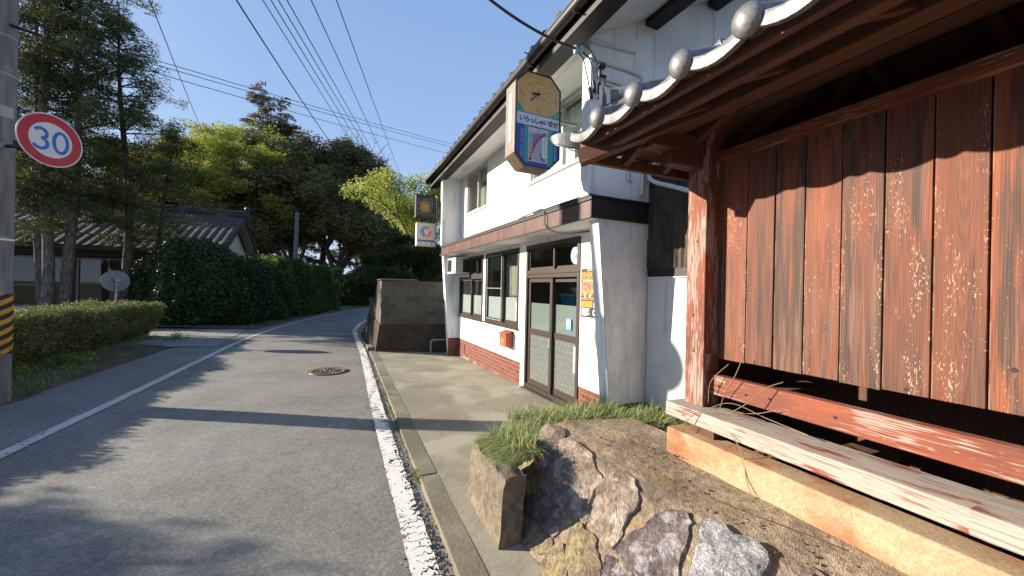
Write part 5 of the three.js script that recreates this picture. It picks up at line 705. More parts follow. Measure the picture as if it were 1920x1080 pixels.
// ---------------------------------------------------------------- house behind the hedges
{
  const h = thing('tiled_house', 'single-storey house with a grey tiled gable roof behind the trees', 'house');
  const x0 = -17, x1 = -4.9, zf = -19.1, zb = -25, eH = 2.66, rH = 4.64, rz = -22, ef = -18.2, er = -25.8, vx = -4.4;
  part(h, 'wall', uvm(bx(x0, x1, -0.1, 0.5, zf - 0.1, zf)), M.greyplaster); part(h, 'wall', uvm(bx(x0, x1, 2.35, 2.75, zf - 0.1, zf)), flat('#4d4337', 0.9));
  for (const [a, b] of [[-16.9, -12.6], [-10.9, -10.7], [-9.0, -8.9], [-6.3, -4.9]]) part(h, 'wall', uvm(bx(a, b, 0.5, 2.35, zf - 0.1, zf)), flat('#4d4337', 0.9));
  part(h, 'wall', uvm(bx(x0, x1, -0.1, 2.7, zb, zb + 0.1)), M.greyplaster);
  { const sh = new THREE.Shape([[zf, -0.1], [zf, 2.9], [rz, 4.4], [zb, 2.9], [zb, -0.1]].map(([z, y]) => new THREE.Vector2(-z, y))); const g = new THREE.ExtrudeGeometry(sh, { depth: 0.12, bevelEnabled: false }).rotateY(Math.PI / 2).translate(x1 - 0.12, 0, 0); part(h, 'gable_wall', uvm(g), std({ color: lin(0.5, 0.47, 0.38), roughness: 0.9 }), 'beige gable wall'); }
  part(h, 'interior_wall', bx(x0, x1 - 0.2, 0, 2.6, zf - 5.2, zf - 5.1), flat('#857a69', 0.9)); part(h, 'interior_floor', bx(x0, x1 - 0.2, 0.35, 0.45, zf - 5.1, zf - 0.1), flat('#6b5a45', 0.8)); part(h, 'ceiling', bx(x0, x1 - 0.2, 2.6, 2.65, zb, zf - 0.1), flat('#8f8270', 0.9)); part(h, 'wall', bx(x0 - 0.1, x0, -0.1, 2.7, zb, zf), M.greyplaster);
  const win = (a, b, y0, y1, fm) => { const fr = part(h, 'window', join(bx(a, b, y0, y0 + 0.06, zf - 0.06, zf + 0.03), bx(a, b, y1 - 0.06, y1, zf - 0.06, zf + 0.03), bx(a, a + 0.06, y0, y1, zf - 0.055, zf + 0.032), bx(b - 0.06, b, y0, y1, zf - 0.055, zf + 0.032), bx((a + b) / 2 - 0.03, (a + b) / 2 + 0.03, y0, y1, zf - 0.05, zf + 0.02), bx(a, b, y0 + 0.75, y0 + 0.79, zf - 0.03, zf + 0.01)), fm); part(fr, 'pane', bx(a + 0.05, b - 0.05, y0 + 0.05, y1 - 0.05, zf - 0.02, zf - 0.015), M.glass); };
  const gm = flat('#77736a', 0.5); win(-12.6, -10.9, 0.5, 2.3, gm); win(-10.7, -9.0, 0.5, 2.3, gm); win(-8.9, -6.3, 0.6, 2.3, gm);
  part(h, 'eave_beam', uvm(bx(x0, -4.5, 2.55, 2.66, ef, ef + 0.05)), flat('#4b4136', 0.8));
  // roof slopes with rounded tile rows
  const slope = (ze, name) => { const len = vx - x0, rows = 44; const g = sheet(rows * 8, 22, (s, t) => { const z = lerp(ze, rz, t), course = (t * 18) % 1; return V3(lerp(x0, vx, s), lerp(eH, rH, t) + 0.035 * Math.pow(Math.abs(Math.sin(s * rows * Math.PI)), 0.7) + (1 - course) * 0.02, z); }); return part(h, name, g, std({ map: M.tile.map, bumpMap: M.tile.bumpMap, bumpScale: 0.003, roughness: 0.95, color: lin(0.4, 0.34, 0.3) }), 'grey pantile slope'); };
  slope(ef, 'roof_slope'); slope(er, 'roof_slope'); part(h, 'ridge', uvm(join(bx(x0, vx + 0.05, rH, rH + 0.18, rz - 0.12, rz + 0.12, 0.02), rod(V3(x0, rH + 0.2, rz), V3(vx + 0.1, rH + 0.2, rz), 0.09, 0.09, 10))), M.roughtile); part(h, 'ridge_ornament', join(new THREE.BoxGeometry(0.12, 0.36, 0.4).translate(vx + 0.06, rH + 0.16, rz), new THREE.SphereGeometry(0.12, 10, 8).translate(vx + 0.06, rH + 0.4, rz)), M.roughtile);
  const rake = (ze) => part(h, 'barge_board', (() => { const a = V3(vx, eH - 0.08, ze), b = V3(vx, rH - 0.08, rz), d = b.clone().sub(a), L = d.length(), g = new THREE.BoxGeometry(0.06, 0.18, L).translate(0, 0, L / 2); g.applyMatrix4(new THREE.Matrix4().lookAt(V3(0, 0, 0), d.clone().negate(), V3(0, 1, 0))); return g.translate(a.x, a.y, a.z); })(), flat('#2e2a26', 0.8)); rake(ef); rake(er);
  part(h, 'gable_soffit', sheet(1, 2, (s, t) => V3(lerp(x1, vx, s), t < 0.5 ? lerp(eH - 0.05, rH - 0.06, t * 2) : lerp(rH - 0.06, eH - 0.05, t * 2 - 1), t < 0.5 ? lerp(ef, rz, t * 2) : lerp(rz, er, t * 2 - 1))), std({ color: lin(0.5, 0.48, 0.42), roughness: 0.9 }));
}
{ const b = atDepth(690, 535, 34), s = thing('far_shed', 'dark low shed roof beyond the far hedge at the road bend', 'shed', [b.x, 0, b.z]); part(s, 'wall', bx(-3, 3, -0.1, 2, -2, 2), flat('#4a443f', 0.9)); part(s, 'roof', new THREE.ExtrudeGeometry(new THREE.Shape([[-3.4, 2], [0, 2.9], [3.4, 2]].map((q) => new THREE.Vector2(...q))), { depth: 4.6, bevelEnabled: false }).translate(0, 0, -2.3), M.roughtile); }
{ const c = atDepth(553, 490, 24), t = atDepth(557, 398, 24), p = thing('utility_pole', 'slim weathered utility pole rising behind the tall hedge', 'utility pole', [c.x, 0, c.z]); part(p, 'shaft', rod(V3(0, -0.1, 0), V3(t.x - c.x, t.y, t.z - c.z), 0.16, 0.11, 16), M.pole); part(p, 'crossarm', bx(-0.35, 0.35, t.y - 0.12, t.y - 0.04, -0.03, 0.03), M.darksteel); part(p, 'insulator', rod(V3(0, t.y - 0.05, 0), V3(0, t.y + 0.22, 0), 0.03), M.darksteel); }
{ const c = atDepth(452, 538, 13.4), p = thing('gate_lamp', 'small round pale lamp on a post in front of the dark bush', 'lamp', [c.x, 0, c.z]); part(p, 'post', rod(V3(0, 0, 0), V3(0, c.y - 0.1, 0), 0.018, 0.015), flat('#15130f', 0.95)); part(p, 'globe', new THREE.SphereGeometry(0.1, 20, 14).scale(1, 1.1, 1).translate(0, c.y, 0), flat('#c7aa96', 0.4)); part(p, 'collar', rod(V3(0, c.y - 0.13, 0), V3(0, c.y - 0.08, 0), 0.07, 0.07, 12), M.darksteel); }
// ---------------------------------------------------------------- wires
{
  const wire = (a, b, sag, r, label, cat = 'overhead wire', group = 'overhead wires') => { const pts = []; for (let i = 0; i <= 20; i++) { const t = i / 20, p = a.clone().lerp(b, t); p.y -= sag * 4 * t * (1 - t); pts.push(p); } single('overhead_wire', new THREE.TubeGeometry(new THREE.CatmullRomCurve3(pts), 40, r, 5), M.wire, label, cat, group); };
  const ext = (x0, y0, t0, x1, y1, t1, k) => { const a = atDepth(x0, y0, t0), b = atDepth(x1, y1, t1); return [a.clone().addScaledVector(b.clone().sub(a), -k), b]; };
  const cross = 'thin wire crossing above the road from the pole to beyond the shop roof', along = 'thin wire running along the road towards the wooded hill';
  for (const [p, q] of [[[40, 36], [900, 283]], [[40, 46], [900, 288]], [[40, 62], [900, 302]]]) wire(...ext(p[0], p[1], 7.5, q[0], q[1], 26, 0.04), 0.12, 0.009, cross, 'overhead wire', 'wires crossing the road');
  for (const [x, y, X, Y] of [[495, 0, 712, 346], [510, 0, 724, 349], [524, 0, 734, 352], [540, 0, 742, 356], [585, 0, 752, 362], [632, 0, 765, 366]]) wire(...ext(x, y, 8, X, Y, 46, 0.12), 0.1, 0.0115, along, 'overhead wire', 'wires along the road');
  wire(...ext(449, 0, 7, 655, 310, 30, 0.1), 0.25, 0.016, 'thick dark cable running along the road into the dark trees'); wire(...ext(282, 0, 7, 392, 275, 22, 0.1), 0.1, 0.0095, 'single wire dropping from the sky into the yellow-green tree');
  wire(atDepth(905, -12, 3.2), toW(-0.62, 3.74, -3.06), 0.05, 0.013, 'thick green drop cable running to the shop wing wall');
  wire(atDepth(549, 420, 24), atDepth(430, 450, 20), 0.2, 0.02, 'sagging wire from the slim far pole to the house');
}
// ---------------------------------------------------------------- vegetation
function clumpGeo(n, R, L, W, seed, o = {}) { // n leaf blades in a ball / fan of radius R
  const r = rng(seed), p = [], nn = [], ix = []; let k = 0; const q = new THREE.Quaternion(), e = new THREE.Euler(), v = V3(0, 0, 0);
  for (let i = 0; i < n; i++) {
    let c; if (o.fan) { const a = (r() - 0.5) * 2.2, d = Math.sqrt(r()) * R; c = V3(Math.sin(a) * d, (r() - 0.5) * R * 0.25 - d * d / R * 0.25, Math.cos(a) * d); e.set((r() - 0.5) * 1.2 + 0.3, a + (r() - 0.5) * 0.9, (r() - 0.5) * 1.4); }
    else { c = V3(r() - 0.5, r() - 0.5, r() - 0.5); while (c.length() > 0.5) c.set(r() - 0.5, r() - 0.5, r() - 0.5); c.multiplyScalar(2 * R); if (o.flat) c.y *= o.flat; e.set((r() - 0.5) * (o.tilt ?? 3), r() * 6.28, (r() - 0.5) * (o.tilt ?? 3)); }
    q.setFromEuler(e); const s = 0.7 + r() * 0.6, l = L * s, w = W * s, pts = [[0, 0, -l / 2], [w / 2, l * 0.06, 0], [0, 0, l / 2], [-w / 2, l * 0.06, 0]];
    const nv = V3(0, 1, 0).applyQuaternion(q); for (const a of pts) { v.set(...a).applyQuaternion(q).add(c); p.push(v.x, v.y, v.z); nn.push(nv.x, nv.y, nv.z); } ix.push(k, k + 2, k + 1, k, k + 3, k + 2); k += 4;
  }
  const g = new THREE.BufferGeometry(); g.setAttribute('position', new THREE.Float32BufferAttribute(p, 3)); g.setAttribute('normal', new THREE.Float32BufferAttribute(nn, 3)); g.setIndex(ix); return g;
}
const G = { hedge: clumpGeo(46, 0.1, 0.034, 0.018, 1), box: clumpGeo(40, 0.16, 0.06, 0.03, 2), broad: clumpGeo(44, 0.42, 0.14, 0.075, 3), big: clumpGeo(60, 0.62, 0.2, 0.11, 4), spray: clumpGeo(64, 0.5, 0.2, 0.045, 5, { fan: 1 }), bigspray: clumpGeo(70, 0.8, 0.3, 0.08, 6, { fan: 1 }), maple: clumpGeo(40, 0.5, 0.13, 0.1, 7, { flat: 0.3, tilt: 1.3 }), spring: clumpGeo(26, 0.28, 0.1, 0.06, 8), pine: clumpGeo(90, 0.26, 0.17, 0.012, 9, { flat: 0.5 }), camellia: clumpGeo(38, 0.24, 0.085, 0.045, 10), tuft: clumpGeo(80, 0.33, 0.13, 0.03, 11, { flat: 0.75 }), sprig: clumpGeo(26, 0.2, 0.1, 0.035, 12) };
function leaves(parent, geo, m, list, pal, seed, name = 'crown') { // list: [x, y, z, scale]
  const r = rng(seed), o = new THREE.InstancedMesh(geo, m, list.length), mt = new THREE.Matrix4(), q = new THREE.Quaternion(), e = new THREE.Euler(), c = new THREE.Color();
  list.forEach(([x, y, z, s, yaw], i) => { e.set((r() - 0.5) * 0.9, yaw ?? r() * 6.28, (r() - 0.5) * 0.9); q.setFromEuler(e); mt.compose(V3(x, y, z), q, V3(s, s, s)); o.setMatrixAt(i, mt); const a = pal[Math.floor(r() * pal.length)], b = 0.75 + r() * 0.5; c.setRGB(a[0] * b, a[1] * b, a[2] * b); o.setColorAt(i, c); });
  o.name = name; o.userData.kind = 'stuff'; o.castShadow = o.receiveShadow = true; parent.add(o); return o;
}
const PAL = { dark: [[0.048, 0.0816, 0.0336], [0.0672, 0.108, 0.0432], [0.0432, 0.072, 0.0384], [0.0864, 0.12, 0.048]], cedar: [[0.0875, 0.12, 0.044], [0.123, 0.144, 0.044], [0.0702, 0.094, 0.0397], [0.161, 0.157, 0.0484]], yellow: [[0.422, 0.47, 0.0732], [0.496, 0.492, 0.0878], [0.295, 0.381, 0.0732], [0.358, 0.358, 0.0878]], spring: [[0.389, 0.486, 0.0972], [0.486, 0.535, 0.13], [0.292, 0.405, 0.081], [0.535, 0.47, 0.13]], hedge: [[0.173, 0.217, 0.0661], [0.23, 0.253, 0.0771], [0.138, 0.169, 0.0551], [0.277, 0.253, 0.111]], camellia: [[0.0365, 0.0657, 0.0241], [0.0547, 0.09, 0.0268], [0.0438, 0.0742, 0.0295]], tall: [[0.072, 0.12, 0.0264], [0.108, 0.156, 0.036], [0.054, 0.096, 0.024], [0.132, 0.168, 0.036]], olive: [[0.12, 0.12, 0.06], [0.168, 0.132, 0.072], [0.096, 0.108, 0.048]], tallShaded: [[0.068, 0.128, 0.0306], [0.085, 0.145, 0.034], [0.0544, 0.102, 0.0306]], tallSunlit: [[0.252, 0.336, 0.0624], [0.36, 0.403, 0.078], [0.18, 0.269, 0.0468]], wood: [[0.117, 0.132, 0.0475], [0.175, 0.159, 0.0581], [0.101, 0.114, 0.0475], [0.233, 0.159, 0.0739], [0.214, 0.222, 0.066]], grass: [[0.172, 0.263, 0.0495], [0.241, 0.319, 0.066], [0.138, 0.225, 0.0413], [0.345, 0.356, 0.116]] };  // tall hedge has a shaded palette and a sunlit one for its top
const weight = (list, f) => list.filter(f);
// conifer with whorled, drooping limbs; returns group
function conifer(name, label, group, x, z, H, base, rad, seed, o = {}) {
  const t = thing(name, label, 'tree', [x, 0, z], 0, group), r = rng(seed), limbs = [], L = [], lean = [(r() - 0.5) * 0.5, (r() - 0.5) * 0.5], at = (y) => V3(lean[0] * (y / H) ** 2 * 1.5 + 0.08 * Math.sin(y * 0.7 + seed), y, lean[1] * (y / H) ** 2 * 1.5);
  const tr = o.r ?? 0.16; for (let y = 0; y < H; y += 0.9) limbs.push(rod(at(y), at(Math.min(H, y + 0.92)), tr * (1 - y / H) + 0.015, tr * (1 - Math.min(H, y + 0.9) / H) + 0.012, 9, false));
  for (let y = base; y < H - 0.1; y += o.step ?? 0.3) {
    const k = (y - base) / (H - base), n = 3 + Math.floor(r() * 2.6); for (let i = 0; i < n; i++) {
      const a = r() * 6.283, len = rad * (0.25 + 0.9 * Math.pow(1 - k, 0.75)) * (0.45 + r() * 0.7) * (k < 0.12 ? 0.75 : 1); if (r() < (o.gap ?? 0.26)) continue; const p0 = at(y), up = lerp(0.05, 0.55, k) + (r() - 0.5) * 0.25, p1 = p0.clone().add(V3(Math.cos(a) * len * 0.6, len * up * 0.6, Math.sin(a) * len * 0.6)), p2 = p0.clone().add(V3(Math.cos(a) * len, len * (up - 0.22), Math.sin(a) * len));
      limbs.push(rod(p0, p1, 0.012 + 0.02 * len / rad, 0.012, 5, false), rod(p1, p2, 0.012, 0.005, 4, false));
      const m = Math.max(2, Math.round(len / (o.gapc ?? 0.17))); for (let j = 0; j <= m; j++) { const u = j / m; if (u < 0.28 && k < 0.8) continue; const q = u < 0.6 ? p0.clone().lerp(p1, u / 0.6) : p1.clone().lerp(p2, (u - 0.6) / 0.4); L.push([q.x + (r() - 0.5) * 0.25, q.y + (r() - 0.5) * 0.2, q.z + (r() - 0.5) * 0.25, (o.s ?? 0.88) * (0.5 + r() * 0.8), Math.PI / 2 - a + (r() - 0.5) * 0.8]); }
    }
  }
  part(t, 'trunk', uvm(join(limbs)), o.bark ?? M.conifbark); leaves(t, o.geo ?? G.tuft, o.mat ?? M.leaf, L, o.pal ?? PAL.cedar, seed + 1); return t;
}
// broadleaf tree grown by recursion
function broadleaf(name, label, group, x, z, H, o = {}, seed = 1) {
  const t = thing(name, label, 'tree', [x, 0, z], 0, group), r = rng(seed), limbs = [], tips = [];
  const grow = (p, d, len, rad, dep) => { rad = Math.max(rad, o.minR ?? 0.004);
    const seg = 3; let q = p.clone(), dir = d.clone(); for (let i = 0; i < seg; i++) { dir.add(V3((r() - 0.5) * (o.wob ?? 0.35), (r() - 0.5) * 0.2 + (o.lift ?? 0.05), (r() - 0.5) * (o.wob ?? 0.35))).normalize(); const n = q.clone().addScaledVector(dir, len / seg); limbs.push(rod(q, n, rad * (1 - i * 0.12), rad * (1 - (i + 1) * 0.12), dep < 2 ? 9 : 5, false)); q = n; if (dep >= (o.leafFrom ?? 3)) tips.push([q.x, q.y, q.z]); }
    if (dep >= (o.depth ?? 5)) { tips.push([q.x, q.y, q.z]); return; } const n = dep === 0 ? (o.first ?? 4) : 2 + (r() < 0.55 ? 1 : 0);
    for (let i = 0; i < n; i++) { const a = (i + r() * 0.7) / n * 6.283, sp = (o.spread ?? 0.75) * (0.7 + r() * 0.6), side = V3(Math.cos(a), 0, Math.sin(a)); side.addScaledVector(dir, -side.dot(dir)).normalize(); grow(q, dir.clone().multiplyScalar(Math.cos(sp)).addScaledVector(side, Math.sin(sp)).setY(lerp(dir.y * Math.cos(sp) + side.y * Math.sin(sp), 0.25, o.flatten ?? 0)).normalize(), len * (o.ratio ?? 0.74) * (0.8 + r() * 0.4), rad * 0.62, dep + 1); }
  };
  grow(V3(0, 0, 0), V3((r() - 0.5) * 0.15, 1, (r() - 0.5) * 0.15).normalize(), H * (o.bole ?? 0.3), o.r ?? H * 0.018, 0);
  const top = Math.max(...tips.map((q) => q[1])), f = H / top; const g = uvm(join(limbs)); g.scale(f, f, f); part(t, 'trunk', g, o.bark ?? M.bark);
  if (o.geo !== null) { const L = []; for (const q of tips) for (let i = 0; i < (o.per ?? 3); i++) { if (r() < (o.drop ?? 0)) continue; L.push([q[0] * f + (r() - 0.5) * (o.jit ?? 0.5), q[1] * f + (r() - 0.5) * (o.jit ?? 0.5) * 0.7, q[2] * f + (r() - 0.5) * (o.jit ?? 0.5), (o.s ?? 1) * (0.6 + r() * 0.7)]); } leaves(t, o.geo ?? G.broad, o.mat ?? M.leaf, L, o.pal ?? PAL.dark, seed + 1); }
  return t;
}
// hedge: leaf clumps through a swept volume, denser at the surface
function hedge(name, label, cat, path, half, y0, y1, geo, m, pal, n, seed, o = {}) {
  const c = new THREE.CatmullRomCurve3(path.map(([x, z]) => V3(x, 0, z)), false, 'centripetal'), r = rng(seed), L = [], limbs = [], t = thing(name, label, cat); const NG = [];
  const len = c.getLength(); for (let i = 0; i < n; i++) {
    const u = r(), p = c.getPointAt(u), tg = c.getTangentAt(u), nx = V3(-tg.z, 0, tg.x), end = Math.min(1, Math.min(u, 1 - u) * len / (o.round ?? 0.5)), ee = Math.sqrt(1 - (1 - end) ** 2); let a = (r() - 0.5) * 2, b = r(); const k = r(); if (k < 0.4) a = (a < 0 ? -1 : 1) * (0.85 + r() * 0.15); else if (k < 0.75) b = 0.88 + r() * 0.12;
    const bump = (fbm(u * len * 1.4 + 3, b * 3 + a, 256, 3) - 0.5) * (o.bump ?? 0.25), slim = o.slim ? lerp(0.55, 1, sst(0, 0.5, b)) : 1;
    L.push([p.x + nx.x * a * (half + bump) * ee * slim + (r() - 0.5) * 0.06, y0 + (y1 - y0 + bump * 0.6) * b * (0.75 + 0.25 * ee) + (r() - 0.5) * 0.04, p.z + nx.z * a * (half + bump) * ee * slim + (r() - 0.5) * 0.06, 0.75 + r() * 0.6]);
  }
  if (o.sprigs) { for (let i = 0; i < o.sprigs; i++) { const u = r(), p = c.getPointAt(u), tg = c.getTangentAt(u), a = (r() - 0.5) * 2, q = fbm(u * len * 2.2 + 8, a * 2 + 5, 256, 2); NG.push([p.x - tg.z * a * half * 0.95, y1 - 0.12 + (q - 0.35) * (o.sprigH ?? 0.6) * (0.4 + r() * 0.8), p.z + tg.x * a * half * 0.95, 0.7 + r() * 0.6]); } leaves(t, G[o.sprigGeo ?? 'sprig'], M.leafThin, NG, o.sprigPal ?? pal, seed + 3, 'top_sprigs'); }  // sprigs along the top; a brighter sprigPal paints them as sunlit
  const ns = o.stems ?? 30; for (let i = 0; i < ns; i++) { const u = r(), p = c.getPointAt(u), q = p.clone().add(V3((r() - 0.5) * half * 0.9, 0, (r() - 0.5) * 0.6)), top = y0 + (y1 - y0) * 0.6; const mid = q.clone().add(V3((r() - 0.5) * 0.25, top * 0.5, (r() - 0.5) * 0.3)); limbs.push(rod(q.clone().setY(-0.03), mid, o.sr ?? 0.022, 0.014, 6, false)); for (let j = 0; j < 3; j++) limbs.push(rod(mid, mid.clone().add(V3((r() - 0.5) * 0.5, top * 0.5, (r() - 0.5) * 0.5)), 0.012, 0.006, 5, false)); }
  part(t, 'stems', uvm(join(limbs)), M.greybark).userData.kind = 'stuff'; leaves(t, geo, m, L, pal, seed + 1, 'foliage'); return t;
}
hedge('clipped_hedge', 'low clipped box hedge with bare stems beside the utility pole', 'hedge', [[-5.2, -3.6], [-5.12, -7], [-5.1, -10], [-5.15, -13.4]], 0.66, 0.14, 0.87, G.hedge, M.leaf, PAL.hedge, 15000, 31, { slim: 1, bump: 0.4, stems: 60, sprigs: 2600, sprigH: 0.36, sprigGeo: 'hedge', sprigPal: PAL.hedge });
{ const t = thing('dark_bush', 'tall dark glossy bush at the driveway corner in front of the house', 'bush'), r = rng(41), L = [], limbs = [];
  for (const [x, y, z, rx, ry, rz, n] of [[-5.6, 1.1, -17.4, 1.0, 1.3, 0.9, 1100], [-4.95, 1.45, -16.9, 0.95, 1.35, 0.85, 1400], [-4.2, 1.2, -16.6, 0.95, 1.25, 0.8, 1400], [-3.65, 0.85, -16.3, 0.75, 0.95, 0.7, 1000], [-4.6, 0.7, -16.2, 1.0, 0.8, 0.6, 900], [-3.2, 1.2, -16.9, 0.7, 1.1, 0.7, 800], [-5.2, 2.4, -17.2, 0.5, 0.5, 0.5, 220], [-4.4, 2.25, -16.9, 0.55, 0.45, 0.5, 220]]) {
    for (let i = 0; i < n; i++) { const d = V3(r() - 0.5, r() - 0.5, r() - 0.5).normalize(), q = 0.78 + 0.22 * Math.sqrt(r()) + (fbm(d.x * 3 + x * 5 + 20, d.y * 3 + d.z * 2 + 20, 256, 3) - 0.5) * 0.75; L.push([x + d.x * rx * q, Math.max(0.12, y + d.y * ry * q), z + d.z * rz * q, 0.6 + r() * 0.7]); }
    for (let i = 0; i < 4; i++) limbs.push(rod(V3(x + (r() - 0.5) * 0.3, 0, z + (r() - 0.5) * 0.3), V3(x + (r() - 0.5) * rx, y + ry * 0.4, z + (r() - 0.5) * rz), 0.035, 0.015, 6, false)); }
  part(t, 'stems', uvm(join(limbs)), M.bark).userData.kind = 'stuff'; leaves(t, G.camellia, M.leafGloss, L, PAL.camellia, 42, 'foliage'); }
hedge('tall_hedge', 'tall bright-topped hedge following the road bend beyond the driveway', 'hedge', [[-3.3, -17.6], [-2.75, -20], [-1.9, -23], [-0.9, -25.8]], 0.8, 0.1, 2.28, G.camellia, M.leaf, PAL.tallShaded, 8200, 51, { bump: 0.8, round: 0.7, stems: 20, sr: 0.03, sprigs: 2600, sprigH: 0.55, sprigPal: PAL.tallSunlit });  // sunlit top painted by brighter sprigs over a darker, shaded leaf palette
hedge('low_far_hedge', 'low hedge along the far side of the road bend', 'hedge', [[0.4, -29.5], [3, -34], [7, -40]], 0.8, 0.1, 1.3, G.broad, M.leaf, PAL.camellia, 1100, 61, { bump: 0.3, stems: 8 });
// tall conifers by the house
conifer('pine_tree', 'tall conifer with pale trunk and open crown left of the house door', 'conifers in front of the house', -8.5, -16.7, 14.5, 3.2, 2.2, 101, { bark: M.greybark, r: 0.14 });
conifer('pine_tree', 'tallest conifer with forked pale trunk in front of the house door', 'conifers in front of the house', -8.05, -16.9, 13.6, 3.0, 2.5, 111, { bark: M.greybark, r: 0.15 });
conifer('pine_tree', 'slender leaning conifer with thin trunk close to the utility pole', 'conifers in front of the house', -8.95, -17.3, 13, 4.2, 1.7, 121, { bark: M.greybark, r: 0.1, gap: 0.4 });
conifer('pine_tree', 'mid-height dark conifer standing before the house roof', 'conifers in front of the house', -6.75, -17.1, 10.6, 3.7, 2.0, 131, { r: 0.15 });
conifer('pine_tree', 'short bushy conifer beside the dark bush at the house corner', 'conifers in front of the house', -6.0, -17.4, 7.0, 2.9, 1.7, 141, { r: 0.12 });
// wood behind the house
const WOOD = 'trees of the wood behind the house', at2 = (x, d) => { const p = atDepth(x, 540, d); return [p.x, p.z]; };
const bl = (lab, px, d, H, o, seed) => broadleaf('broadleaf_tree', lab, WOOD, ...at2(px, d), H, { geo: G.big, per: 3, jit: 1.1, s: 0.85, spread: 0.62, bole: 0.24, drop: 0.25, ...o }, seed);
broadleaf('maple_tree', 'spreading tree with thin layered yellow-green leaves behind the house ridge', WOOD, ...at2(425, 27), 13.2, { geo: G.maple, mat: M.leafThin, pal: PAL.yellow, per: 4, jit: 0.9, s: 0.85, spread: 0.55, wob: 0.22, first: 5, bole: 0.34, drop: 0.3 }, 302);
broadleaf('maple_tree', 'lower yellow-green tree showing beside the conifers left of the house ridge', WOOD, ...at2(352, 26), 10.6, { geo: G.maple, mat: M.leafThin, pal: PAL.yellow, per: 4, jit: 0.9, s: 0.9, spread: 0.6, flatten: 0.08, bole: 0.3, drop: 0.1 }, 305);
conifer('cedar_tree', 'dark pointed cedar rising highest above the wood', WOOD, ...at2(497, 33), 17.6, 3, 3.3, 311, { geo: G.bigspray, pal: PAL.wood, step: 0.45, gapc: 0.42, s: 0.9, r: 0.3 });
conifer('cedar_tree', 'dark cedar with a rounded top right of the pointed cedar', WOOD, ...at2(545, 34), 15.2, 2.5, 4.0, 321, { geo: G.bigspray, pal: PAL.wood, step: 0.45, gapc: 0.42, s: 0.95, r: 0.3 });
bl('dark evergreen tree with bronze top in the middle of the wood', 590, 34, 14.6, { spread: 0.5, pal: [...PAL.wood, ...PAL.olive] }, 331);
bl('broad evergreen tree at the road side of the wood', 640, 36, 12.2, { spread: 0.48, pal: PAL.wood }, 341);
conifer('cedar_tree', 'dark cedar with drooping tiers next to the road bend', WOOD, ...at2(690, 38), 11.0, 1.2, 4.2, 351, { geo: G.bigspray, pal: PAL.wood, step: 0.45, gapc: 0.42, s: 0.95, r: 0.26 });
bl('dark evergreen tree directly behind the slim far pole', 560, 29, 9.5, { pal: PAL.wood, bole: 0.16 }, 361);
bl('low dark evergreen tree filling the gap right of the slim pole', 625, 30, 8.6, { pal: PAL.wood, bole: 0.14 }, 371);
bl('dark evergreen tree below the yellow-green crown', 470, 30, 9.6, { pal: PAL.wood, bole: 0.18 }, 381);
bl('dense evergreen tree behind the house roof under the conifers', 300, 29, 8.2, { pal: PAL.wood, bole: 0.2 }, 391);
bl('dark evergreen tree behind the left part of the house', 190, 30, 9.5, { pal: PAL.wood, bole: 0.22 }, 401);
bl('dark evergreen tree at the left end of the wood', 80, 28, 10, { pal: PAL.wood, bole: 0.22 }, 411);
bl('low evergreen tree by the far shed at the road bend', 700, 42, 7.0, { pal: PAL.wood, bole: 0.14 }, 421);
broadleaf('bare_tree', 'leafless pale-twigged tree standing above the dark wood', WOOD, ...at2(585, 40), 18.4, { geo: null, depth: 7, minR: 0.022, r: 0.2, spread: 0.5, bark: M.greybark, bole: 0.36 }, 431);
broadleaf('bare_tree', 'leafless tree with fine twigs behind the road side of the wood', WOOD, ...at2(672, 44), 15.6, { geo: null, depth: 7, minR: 0.022, r: 0.2, spread: 0.55, bark: M.greybark, bole: 0.34 }, 441);
// behind the block wall
broadleaf('spring_tree', 'airy tree with fresh pale green leaves behind the block wall', null, 3.0, -17.2, 6.1, { geo: G.spring, mat: M.leafThin, pal: PAL.spring, per: 2, jit: 0.5, s: 1, spread: 0.48, bole: 0.26, depth: 5, r: 0.1, drop: 0.4 }, 501);
broadleaf('garden_pine', 'dark clipped garden pine behind the block wall under the hanging signs', null, 2.05, -12.2, 3.0, { geo: G.pine, pal: PAL.camellia, per: 9, jit: 0.45, s: 1.1, spread: 0.9, flatten: 0.3, bole: 0.4, depth: 4, r: 0.08, leafFrom: 2 }, 511);
hedge('garden_shrub', 'small yellow-green shrub peeping over the block wall next to the shop', 'shrub', [[2.2, -10.2], [2.9, -10.4]], 0.4, 0.6, 1.75, G.box, M.leafThin, PAL.tall, 420, 521, { bump: 0.3, stems: 6 });
{ const y = thing('yucca_plant', 'upright pale spiky yucca showing above the block wall', 'plant', [1.62, 0, -10.6]), r = rng(7); const blade = (a, t, L) => { const g = sheet(2, 8, (s, u) => { const w = 0.028 * (1 - u * u) * (s - 0.5) * 2, d = L * u; return V3(w, d * Math.cos(t * (0.4 + u * 0.6)), d * Math.sin(t * (0.4 + u * 0.6)) + Math.abs(w) * 0.4); }); return g.rotateY(a); }; part(y, 'stem', rod(V3(0, 0, 0), V3(0, 1.25, 0), 0.05, 0.04, 8), M.bark); for (let i = 0; i < 22; i++) part(y, 'leaf', blade(r() * 6.28, 0.1 + r() * 0.55, 0.55 + r() * 0.35).translate(0, 1.2, 0), M.yl ||= new THREE.MeshPhysicalMaterial({ color: lin(0.26, 0.33, 0.13), roughness: 0.6, side: THREE.DoubleSide })); }
// off-frame tree whose shadow lies across the road at the lower left
broadleaf('roadside_tree', 'leafy roadside tree left of the road throwing shade across the asphalt', null, -11.5, -7.2, 3.35, { geo: G.broad, pal: PAL.dark, per: 4, jit: 0.6, s: 0.7, spread: 0.5, bole: 0.3, depth: 4, r: 0.12 }, 601);
